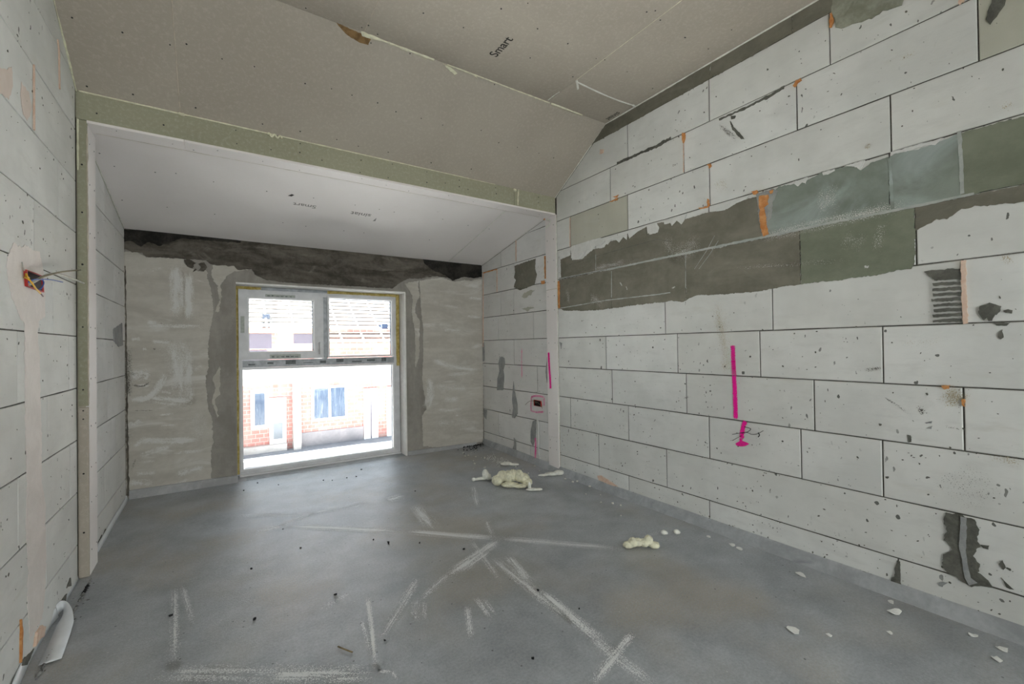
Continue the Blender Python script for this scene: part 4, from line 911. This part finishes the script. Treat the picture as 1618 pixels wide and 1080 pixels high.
# ------------------------------------------------------------------ junction boxes with wires
def onx(px, py, off=0.0, X=XL, s=1): return on(px, py, 0, X+s*off)
def jbox(px, X, s, mat_in, labels, par_px, name='junction_box', rim=.006, prj=.010):
    c_ = [on(x, y, 0, X) for x, y in par_px]; cen = sum(c_, Vector())/len(c_)
    root = empty(name, cen)
    mb = MB(); n = len(c_)
    out = [q+(q-cen)*.10 for q in c_]; nr = Vector((s*prj, 0, 0))
    v = [q+nr*.05 for q in out]+[q+nr for q in out]+[q+nr for q in c_]+[q+nr*.1 for q in c_]
    f = []
    for r in range(3):
        for i in range(n): f.append((r*n+i, r*n+(i+1) % n, (r+1)*n+(i+1) % n, (r+1)*n+i))
    mb.add(v, f); kid(root, mb.build('rim', 'red'))
    kid(root, MB().prism([q+nr*.55 for q in c_], nr*.06).build('back_plate', mat_in))
    tag(root, *labels); return root, cen
jl, cl = jbox(None, XL, 1, 'boxdark', ('red wall junction box with loose wires on the left block wall', 'junction box'), [(37,427),(61,436),(63,460),(39,451)])
def wire(root, name, pts, r, mat, X=XL, s=1):
    P = spline([on(x, y, 0, X+s*o_) for x, y, o_ in pts], 8); return kid(root, MB().tube(P, r, 8).build(name, mat, None, True))
wire(jl, 'cable', [(44,452,.003),(56,444,.02),(66,438,.028),(82,433,.032),(100,429,.034),(127,426.5,.036)], .0034, 'wbr')
wire(jl, 'cable', [(42,450,.003),(52,446,.018),(68,437,.026),(85,432,.030),(104,436,.034),(120,442,.036),(132,447,.037)], .0042, 'wg')
wire(jl, 'wire', [(40,449,.003),(52,442,.02),(66,441,.028),(82,442,.034),(99,445.5,.036)], .0022, 'wb'); wire(jl, 'wire', [(52,443,.016),(64,440,.024),(69,446,.028),(66,454,.026),(62,457,.02)], .0022, 'wb')
w_ = wire(jl, 'wire', [(38,438,.004),(44,440,.020),(50,446,.026),(57,456,.028),(64,463,.026)], .0026, 'wy'); wire(jl, 'wire_end', [(64,463,.026),(66.5,466,.026),(68,468,.025)], .0022, 'copper')
wire(jl, 'wire', [(40,438,.003),(41,432,.012),(43,436,.018),(46,439,.016)], .0022, 'wy'); wire(jl, 'wire', [(39,428,.004),(36,420,.010),(35,414,.012)], .0018, 'wg')
jr, cr = jbox(None, XR, -1, 'boxdark', ('small dark red junction box ringed in pink beside the right pilaster', 'junction box'), [(845,631.5),(855,633.5),(856,642),(845.5,640)])
wire(jr, 'wire', [(848,637,.004),(842,633,.03),(836,634,.04),(830,639,.04)], .0016, 'wbr', XR, -1); wire(jr, 'wire', [(846,634,.004),(850,636,.025),(854,640,.03),(857,645,.03)], .0018, 'wbr', XR, -1)
p0 = on(1173, 686, 0, XR); we = empty('wire_stub', p0); tag(we, 'thin dark wire ends poking from the block wall under the pink line', 'wire')
wire(we, 'wire', [(1157,686,.010),(1168,684,.012),(1180,683,.008),(1188,686,.010),(1197,685,.014),(1206,680,.020)], .0013, 'wk', XR, -1)
wire(we, 'wire', [(1176,674,.004),(1186,677,.012),(1181,682,.008),(1172,684,.003)], .0016, 'wk', XR, -1); wire(we, 'wire', [(1172,688,.003),(1164,692,.010),(1157,696,.016)], .0012, 'copper', XR, -1); wire(we, 'wire', [(1198,683,.014),(1200,687,.014),(1198,690,.012)], .0024, 'wk', XR, -1)

# ------------------------------------------------------------------ white edge film along the left wall foot
def ribbon(path, wid, th, name, mat, par):
    v = []; f = []; n = len(path)
    for i, (q, w) in enumerate(zip(path, wid)):
        d = (path[min(i+1, n-1)]-path[max(i-1, 0)]).normalized(); nn = d.cross(w).normalized()*th
        v += [q-w*.5-nn, q+w*.5-nn, q+w*.5+nn, q-w*.5+nn]
    for i in range(n-1):
        for j in range(4): f.append((i*4+j, i*4+(j+1) % 4, i*4+4+(j+1) % 4, i*4+4+j))
    f.append((0,1,2,3)); f.append((n*4-1,n*4-2,n*4-3,n*4-4))
    return link(name, mesh(v, f, True), mat, par)
er = empty('edge_strip', Vector((XL+.03, 2.1, 0))); tag(er, 'white plastic edge strip along the left wall foot ending in a curled flap', 'plastic strip')
P = [onfloor(x, y) for x, y in ((20,1105),(36,1065),(50,1036),(66,1010),(78,990),(90,976))]; P = [q+Vector((0,0,.022)) for q in spline(P, 5)]
kid(er, ribbon(P, [Vector((-.006, 0, .040))]*len(P), .002, 'strip', 'strip', None))
fl = [(90,975,.030),(97,970,.036),(103,970,.036),(106.5,977,.028),(104,988,.018),(98,1003,.010),(90,1022,.007),(79,1048,.006)]
P = spline([onfloor(x, y)+Vector((0,0,z)) for x, y, z in fl], 6); n = len(P); Wd = []
for i in range(n):
    u = i/(n-1); a = Vector((-.006, 0, .040)); b = Vector((.050, -.003, .004))*(0.72+.45*u); k_ = min(1, max(0, (u-.15)/.45)); Wd.append(a.lerp(b, k_))
kid(er, ribbon(P, Wd, .0011, 'curled_flap', 'strip', None))
e2 = empty('edge_strip', Vector((XL+.03, 3.6, 0))); tag(e2, 'white plastic edge strip lying along the foot of the bay wall on the left', 'plastic strip')
P = spline([onfloor(x, y)+Vector((0,0,.012)) for x, y in ((153,872),(165,852),(180,825),(192,805),(199,793),(202,785))], 5); kid(e2, ribbon(P, [Vector((-.010, 0, .028))]*len(P), .002, 'strip', 'strip', None))
e3 = empty('edge_strip', Vector((XL+.03, 2.7, 0))); tag(e3, 'white plastic edge strip at the wall foot just before the left pilaster', 'plastic strip')
P = spline([onfloor(x, y)+Vector((0,0,.018)) for x, y in ((86,976),(96,960),(108,941),(119,922),(122,916))], 5); kid(e3, ribbon(P, [Vector((-.006, 0, .034))]*len(P), .002, 'strip', 'strip', None))

# ------------------------------------------------------------------ debris
def lump(name, blobs, mat, seed, vox=.0030, amp=.0055, fr=75):
    """one continuous foam lump from overlapping blobs: (x,y,z,rx,ry,rz)"""
    bm = bmesh.new()
    for (x, y, z, a, b, c_) in blobs:
        r = bmesh.ops.create_icosphere(bm, subdivisions=3, radius=1)
        for q in r['verts']: q.co = Vector((x+q.co.x*a, y+q.co.y*b, z+q.co.z*c_))
    me = bpy.data.meshes.new('l'); bm.to_mesh(me); bm.free()
    o = bpy.data.objects.new('tmp', me); COL.objects.link(o); md = o.modifiers.new('r', 'REMESH'); md.mode = 'VOXEL'; md.voxel_size = vox
    dg = bpy.context.evaluated_depsgraph_get(); m2 = bpy.data.meshes.new_from_object(o.evaluated_get(dg)); bpy.data.objects.remove(o)
    for q in m2.vertices:
        c_ = q.co; d = c_.normalized(); w = noise.noise(c_*fr+Vector((seed,0,0)))+.5*noise.noise(c_*fr*2.3+Vector((0,seed,0)))
        q.co = c_+Vector((d.x, d.y, d.z))*w*amp; q.co.z = max(q.co.z, 0)
    m2.polygons.foreach_set('use_smooth', [True]*len(m2.polygons))
    return m2
def put(name, me, mat, px, label, cat, group=None, rot=0.0, dz=0.0):
    p_ = onfloor(*px); o = link(name, me, mat, None, p_+Vector((0,0,dz))); o.rotation_euler = (0, 0, rot); return tag(o, label, cat, group)
rx = RT.copy(); rx.z = 0; ang = math.atan2(rx.y, rx.x)            # across the line of sight
def sc(px): return (onfloor(*px)-CAM).dot(FW)/F                    # metres per pixel there
s_ = sc((812,768)); me = lump('l', [(-28*s_,0,8*s_,9*s_,12*s_,8*s_),(-20*s_,4*s_,13*s_,9*s_,12*s_,9*s_),(-11*s_,0,14*s_,8*s_,13*s_,9*s_),(-3*s_,3*s_,15*s_,8*s_,12*s_,9*s_),(6*s_,-1*s_,15*s_,8*s_,12*s_,9*s_),(14*s_,2*s_,10*s_,9*s_,11*s_,8*s_),(19*s_,-4*s_,6*s_,8*s_,9*s_,6*s_),(-8*s_,-10*s_,4*s_,14*s_,8*s_,4*s_),(8*s_,-14*s_,3*s_,12*s_,6*s_,3*s_)], 'foam', 2.)
put('foam_chunk', me, 'foam', (814,766), 'big ribbed lump of cream foam in front of the bay', 'foam chunk', 'foam chunks on the floor', ang)
s_ = sc((1013,866)); me = lump('l', [(-20*s_,0,5*s_,8*s_,8*s_,5*s_),(-12*s_,0,9*s_,8*s_,9*s_,7*s_),(-4*s_,2*s_,8*s_,7*s_,9*s_,6*s_),(5*s_,0,8*s_,7*s_,9*s_,6*s_),(12*s_,1*s_,11*s_,7*s_,8*s_,8*s_),(20*s_,-2*s_,5*s_,8*s_,8*s_,5*s_)], 'foam', 5.)
put('foam_chunk', me, 'foam', (1013,865), 'cream foam lump alone on the open floor near the right wall', 'foam chunk', 'foam chunks on the floor', ang)
s_ = sc((766,755)); me = lump('l', [(0,0,9*s_,5*s_,6*s_,8*s_),(4*s_,1*s_,5*s_,5*s_,6*s_,5*s_),(-6*s_,0,2.5*s_,8*s_,4*s_,2.5*s_),(-14*s_,-3*s_,2.2*s_,6*s_,3*s_,2.2*s_),(-18*s_,-6*s_,3*s_,3*s_,3*s_,3*s_),(12*s_,0,2*s_,8*s_,4*s_,2*s_)], 'foamwhite', 8., .003, .003)
put('foam_chunk', me, 'foamwhite', (767,758), 'small white foam piece with a trailing tail left of the big lump', 'foam chunk', 'foam chunks on the floor', ang)
s_ = sc((842,772)); me = lump('l', [(0,0,2.2*s_,11*s_,4*s_,2.2*s_),(9*s_,0,2.2*s_,6*s_,3*s_,2.2*s_),(-5*s_,2*s_,7*s_,2.5*s_,3*s_,6*s_)], 'foamwhite', 9., .0028, .0025)
put('foam_chunk', me, 'foamwhite', (842,775), 'flat pale foam shard right of the big lump', 'foam chunk', 'foam chunks on the floor', ang)
s_ = sc((876,750)); me = lump('l', [(-8*s_,0,3*s_,12*s_,5*s_,3*s_),(4*s_,2*s_,4*s_,9*s_,5*s_,4*s_),(-22*s_,-3*s_,2*s_,8*s_,3*s_,2*s_)], 'foam', 10., .0030, .003)
put('foam_chunk', me, 'foamwhite', (880,751), 'long pale foam shard at the foot of the right pilaster', 'foam chunk', 'foam chunks on the floor', ang)
s_ = sc((808,733)); me = lump('l', [(-6*s_,0,3*s_,9*s_,5*s_,3*s_),(6*s_,-1*s_,2*s_,8*s_,4*s_,2*s_)], 'foam', 12., .003, .003)
put('foam_chunk', me, 'foamwhite', (806,735), 'thin pale foam strip between the big lump and the bay wall', 'foam chunk', 'foam chunks on the floor', ang)
for px, lab in (((1049,844), 'pale foam crumb, left of two beside the lone foam lump'), ((1069,843), 'pale foam crumb, right of two beside the lone foam lump')):
    s_ = sc(px); me = lump('l', [(0,0,3.6*s_,4.5*s_,4*s_,3.8*s_),(3*s_,0,2.5*s_,3*s_,3*s_,2.5*s_)], 'foamwhite', px[0], .0022, .0022)
    put('foam_crumb', me, 'foamwhite', px, lab, 'foam crumb', None, ang)
def chip(w, d, t_, seed, bend=.3):
    r = random.Random(seed); n = 9; ring = []
    for i in range(n):
        a = 2*math.pi*i/n; k_ = r.uniform(.65, 1.15); ring.append((w/2*k_*math.cos(a), d/2*k_*math.sin(a)))
    zf = lambda x: t_*.2+bend*abs(x)*abs(x)/(w/2)
    v = [(x, y, zf(x)) for x, y in ring]+[(0, 0, zf(0))]+[(x, y, zf(x)+t_) for x, y in ring]+[(0, 0, zf(0)+t_)]
    f = [(n, (i+1) % n, i) for i in range(n)]+[(2*n+1, n+1+i, n+1+(i+1) % n) for i in range(n)]+[(i, (i+1) % n, n+1+(i+1) % n, n+1+i) for i in range(n)]
    return mesh(v, f)
chips = [((1265,908),13,12,'white chip midway along the right wall fillet'), ((1251,995),20,14,'squarish white chip out on the open floor, right foreground'), ((1413,968),24,9,'long white chip near the dark wall smear'), ((1407,951),9,7,'tiny white chip just behind the long chip'),
         ((1584,1026),19,10,'long white chip in the bottom right corner'), ((1575,1042),13,10,'round white chip below the long corner chip'), ((1537,1004),15,7,'thin white chip beside the fillet near the corner'), ((1157,861),9,8,'left one of two round white chips near the fillet'),
         ((1168,867),9,8,'right one of two round white chips near the fillet'), ((1119,848),7,5,'little white chip nearest the pale foam crumbs'), ((1310,1004),8,6,'small dark-edged chip right of the squarish chip'), ((1406,1000),10,5,'faint pale sliver below the long chip')]
for i, (px, w, h_, lab) in enumerate(chips):
    s_ = sc(px); put('plaster_chip', chip(w*s_*.95, h_*s_*1.5, .0025, i+3, .35), 'chip', px, lab, 'chip', 'white chips on the floor', ang+rnd.uniform(-.5, .5))
# pale crumbs near the bay (nothing tells them apart)
cm_ = [chip(.016, .013, .007, 90+i, .1) for i in range(4)]
cr_px = [(745,715),(752,711),(760,709),(752,722),(766,724),(770,726),(740,720),(782,722),(790,730),(750,733),(766,739),(748,741),(732,716),(802,728),(815,738),(826,742),(835,748),(852,744),(862,752),(893,757),(902,756),(912,761),(932,769),(949,782),(926,781),(950,794),(968,796),(981,799),(981,815),(905,762),(870,747),(845,737),(790,738),(735,721),(748,728)]
for i, px in enumerate(cr_px):
    o = put('foam_crumb', cm_[i % 4], 'foamwhite', px, 'tiny pale foam crumb strewn on the floor before the bay wall', 'foam crumb', 'pale crumbs before the bay wall', rnd.uniform(0, 6)); o.scale = [rnd.uniform(.6, 1.3)]*3
gm_ = [chip(.014, .010, .006, 50+i, .1) for i in range(3)]
gr_px = [(447,836),(475,866),(590,853),(614,859),(397,899),(530,940),(402,979),(548,755),(563,753),(511,759),(525,759),(571,742),(440,766),(385,775),(407,763),(656,776),(571,742),(270,973),(614,857),(733,868),(850,933),(915,962),(842,1041),(608,1012),(663,858)]
for i, px in enumerate(gr_px):
    o = put('grit', gm_[i % 3], 'grit', px, 'small dark grit scattered over the middle of the screed', 'grit', 'dark grit on the screed', rnd.uniform(0, 6)); o.scale = [rnd.uniform(.55, 1.1)]*3
P = [onfloor(534,1022)+Vector((0,0,.003)), onfloor(546,1028)+Vector((0,0,.005)), onfloor(557,1031)+Vector((0,0,.003))]
o = MB().tube(spline(P, 4), .0025, 6).build('wood_splinter', 'splinter', None, True, P[1].copy()); tag(o, 'thin wood splinter lying on the foreground screed', 'splinter')
# loose rubble along the left wall foot and in the far right corner
def rubble(name, spots, mat, label, seed, n, smin, smax):
    mb = MB(); r = random.Random(seed)
    for _ in range(n):
        x, y, rad = r.choice(spots); p_ = onfloor(x+r.gauss(0, rad), y+r.gauss(0, rad*.5)); p_.x = max(XL+.05, min(XR-.03, p_.x)); p_.y = min(YB-.03, p_.y)
        s2 = r.uniform(smin, smax); v = []
        for (a, b, c_) in ((1,0,0),(-1,0,0),(0,1,0),(0,-1,0),(0,0,1),(0,0,-.4)): v.append(p_+Vector((a, b, c_*.8))*s2*r.uniform(.6, 1.3)+Vector((0,0,s2*.4)))
        mb.add(v, [(0,2,4),(2,1,4),(1,3,4),(3,0,4),(2,0,5),(1,2,5),(3,1,5),(0,3,5)])
    o = mb.build(name, mat); return tag(o, label, 'rubble', None, 'stuff')
rubble('rubble', [(128,925,8),(118,945,10),(100,975,10),(60,1040,14),(45,1066,12),(80,1005,10)], 'rubble', 'fine grey rubble along the foot of the left wall', 3, 130, .003, .008)
rubble('rubble', [(118,938,6),(124,930,4)], 'grit', 'dark crumbs of dirt by the left pilaster foot', 4, 25, .003, .009)
rubble('rubble', [(748,705,9),(756,703,8),(738,708,8)], 'grit', 'dark crumbled dirt in the far right corner', 5, 60, .005, .013)
rubble('rubble', [(778,722,5),(790,729,6)], 'chip', 'fine white foam grains along the bay wall', 6, 110, .0025, .006)

# ------------------------------------------------------------------ outdoors: yard and the house opposite
ZG = -3.0
struct(MB().box((-25, YB+.32, ZG-.3), (45, 18.9, ZG)).build('yard_ground', 'yard'), 'sunlit concrete yard below the window')
struct(MB().box((-25, 18.9, ZG-.3), (45, 20.2, ZG+.04)).build('pavement', 'pave'), 'grey pavement strip along the house opposite')
struct(MB().box((-4, YB+.36, -.75), (7, 6.9, -.60)).build('bounce_slab', 'bounce_white'), 'unseen white slab added below the window to bounce sunlight in')  # out of sight, added to throw sunlight up through the window
struct(MB().box((XL-.6, YB+.32, ZG-.1), (XR+.6, YB+.36, -.15)).build('wall_outer', 'hplaster'), 'outer wall of this house below the window')
hs = empty('neighbour_house', Vector((3, 20, ZG))); tag(hs, 'pink brick house with pale tiled roof across the yard', 'house')
def hp(name, a, b, mat): return kid(hs, MB().box(a, b).build(name, mat))
Y0 = 20.0
hp('wall', (-6, Y0, ZG), (14, Y0+.4, -.30), 'brick'); hp('plinth', (2.74, Y0-.05, ZG), (5.30, Y0+.1, ZG+.62), 'plinth'); hp('plinth', (-6, Y0-.25, ZG), (2.24, Y0+.1, ZG+.30), 'hplaster')
hp('ring_beam', (-6, Y0-.12, -.30), (14, Y0+.3, .30), 'hplaster'); hp('upper_wall', (-6, Y0+.02, .30), (14, Y0+.4, 1.95), 'brick'); hp('pillar', (2.46, Y0-.42, ZG), (2.74, Y0-.12, .62), 'hplaster')
hp('opening', (.55, Y0-.02, .34), (1.60, Y0+.05, 1.05), 'hdark'); hp('upper_pillar', (3.30, Y0-.10, .30), (3.62, Y0+.2, 1.40), 'hplaster'); hp('lintel', (5.7, Y0-.03, -.62), (7.6, Y0+.1, -.33), 'eave')
hp('opening', (.45, Y0-.02, 1.12), (1.75, Y0+.05, 1.70), 'hdark'); hp('opening', (2.55, Y0-.02, 1.30), (3.4, Y0+.05, 1.70), 'hdark')
def hwin(x0, x1, z0, z1, n, gm='hglass', fw2=.10):
    w_ = hp('window_frame', (x0, Y0-.06, z0), (x1, Y0+.02, z1), 'hwhite'); k_ = (x1-x0-fw2*(n+1))/n
    for i in range(n):
        a = x0+fw2+i*(k_+fw2); q = MB().box((a, Y0-.075, z0+fw2), (a+k_, Y0-.058, z1-fw2)).build('pane', gm); q.parent = w_; q.matrix_parent_inverse = Matrix.Translation(-hs.location) if False else Matrix.Identity(4)
        w_mw = Matrix.Identity(4)
    return w_
hwin(3.18, 4.62, -1.95, -.50, 2); hwin(1.0, 1.62, -2.03, -.50, 1, 'hglass', .14)
def hdoor(x0, x1, z0, z1, glass):
    d = hp('door', (x0, Y0-.08, z0), (x1, Y0+.02, z1), 'hwhite')
    for (u0, u1, w0, w1, m_) in glass:
        q = MB().box((x0+(x1-x0)*u0, Y0-.094, z0+(z1-z0)*w0), (x0+(x1-x0)*u1, Y0-.078, z0+(z1-z0)*w1)).build('door_panel', m_); q.parent = d
    return d
hdoor(1.64, 2.24, -2.69, -.86, [(.15,.85,.52,.95,'hplaster'), (.22,.78,.10,.45,'pave')]); hdoor(5.32, 5.95, ZG, -.72, [(.46,.52,.02,.94,'hdark'), (.06,.44,.05,.94,'hwhite'), (.54,.94,.05,.94,'hwhite')]); hdoor(6.35, 7.2, ZG, -.70, [(.1,.9,.05,.9,'hwhite')])
def roof(x0, x1, ye, ze, n, pitch=.70, rows=14, wd=.86, gauge=.335):
    L = math.hypot(1, pitch); d = Vector((0, 1/L, pitch/L)); nn = Vector((0, -pitch/L, 1/L))
    k_ = int((x1-x0)/wd); wd = (x1-x0)/k_
    for c_ in range(k_):
        mb = MB(); a0 = x0+c_*wd+.008; a1 = x0+(c_+1)*wd-.008
        for r in range(rows):
            p_ = Vector((0, ye, ze))+d*(r*gauge); q = p_+d*(gauge*1.04); h0, h1, tk = .10, .012, .03
            mb.add([Vector((a0,0,0))+p_+nn*h0, Vector((a1,0,0))+p_+nn*h0, Vector((a1,0,0))+q+nn*h1, Vector((a0,0,0))+q+nn*h1, Vector((a0,0,0))+p_+nn*(h0-tk-.028), Vector((a1,0,0))+p_+nn*(h0-tk-.028), Vector((a1,0,0))+q+nn*(h1-tk), Vector((a0,0,0))+q+nn*(h1-tk)], [(0,3,2,1)[::-1],(4,5,6,7)[::-1],(0,1,5,4),(1,2,6,5),(2,3,7,6),(3,0,4,7)])
        kid(hs, mb.build('roof_sheet', 'tile'))
        P = [Vector((a0-.008, 0, 0))+Vector((0, ye, ze))+d*t_+nn*.05 for t_ in (0, rows*gauge)]
        kid(hs, MB().tube(P, .045, 6).build('roof_seam', 'tileline'))
    kid(hs, MB().box((x0, ye+.02, ze-.20), (x1, ye+.10, ze-.02)).build('eave_board', 'eave'))
roof(-6, 3.45, Y0-.35, 1.93, 0); roof(3.45, 13.3, Y0-.55, 1.30, 0)
def rlight(px, w, h_):
    d = ray(*px); p_ = CAM+d*((20.6-CAM.y)/d.y); p_.z += 0
    r_ = kid(hs, MB().box((p_.x-w/2, 20.1, p_.z-h_/2), (p_.x+w/2, 20.75, p_.z+h_/2)).build('roof_light', 'rooflight')); return r_
rlight((419,508), .26, .55); rlight((603,521), .26, .52)
struct(MB().box((-2.6, 17.4, ZG), (.44, 18.85, -.7)).build('shade_caster', 'hplaster'), 'unseen low block added left of the view to shade the yard')  # out of view, added only for the shadow it throws on the yard
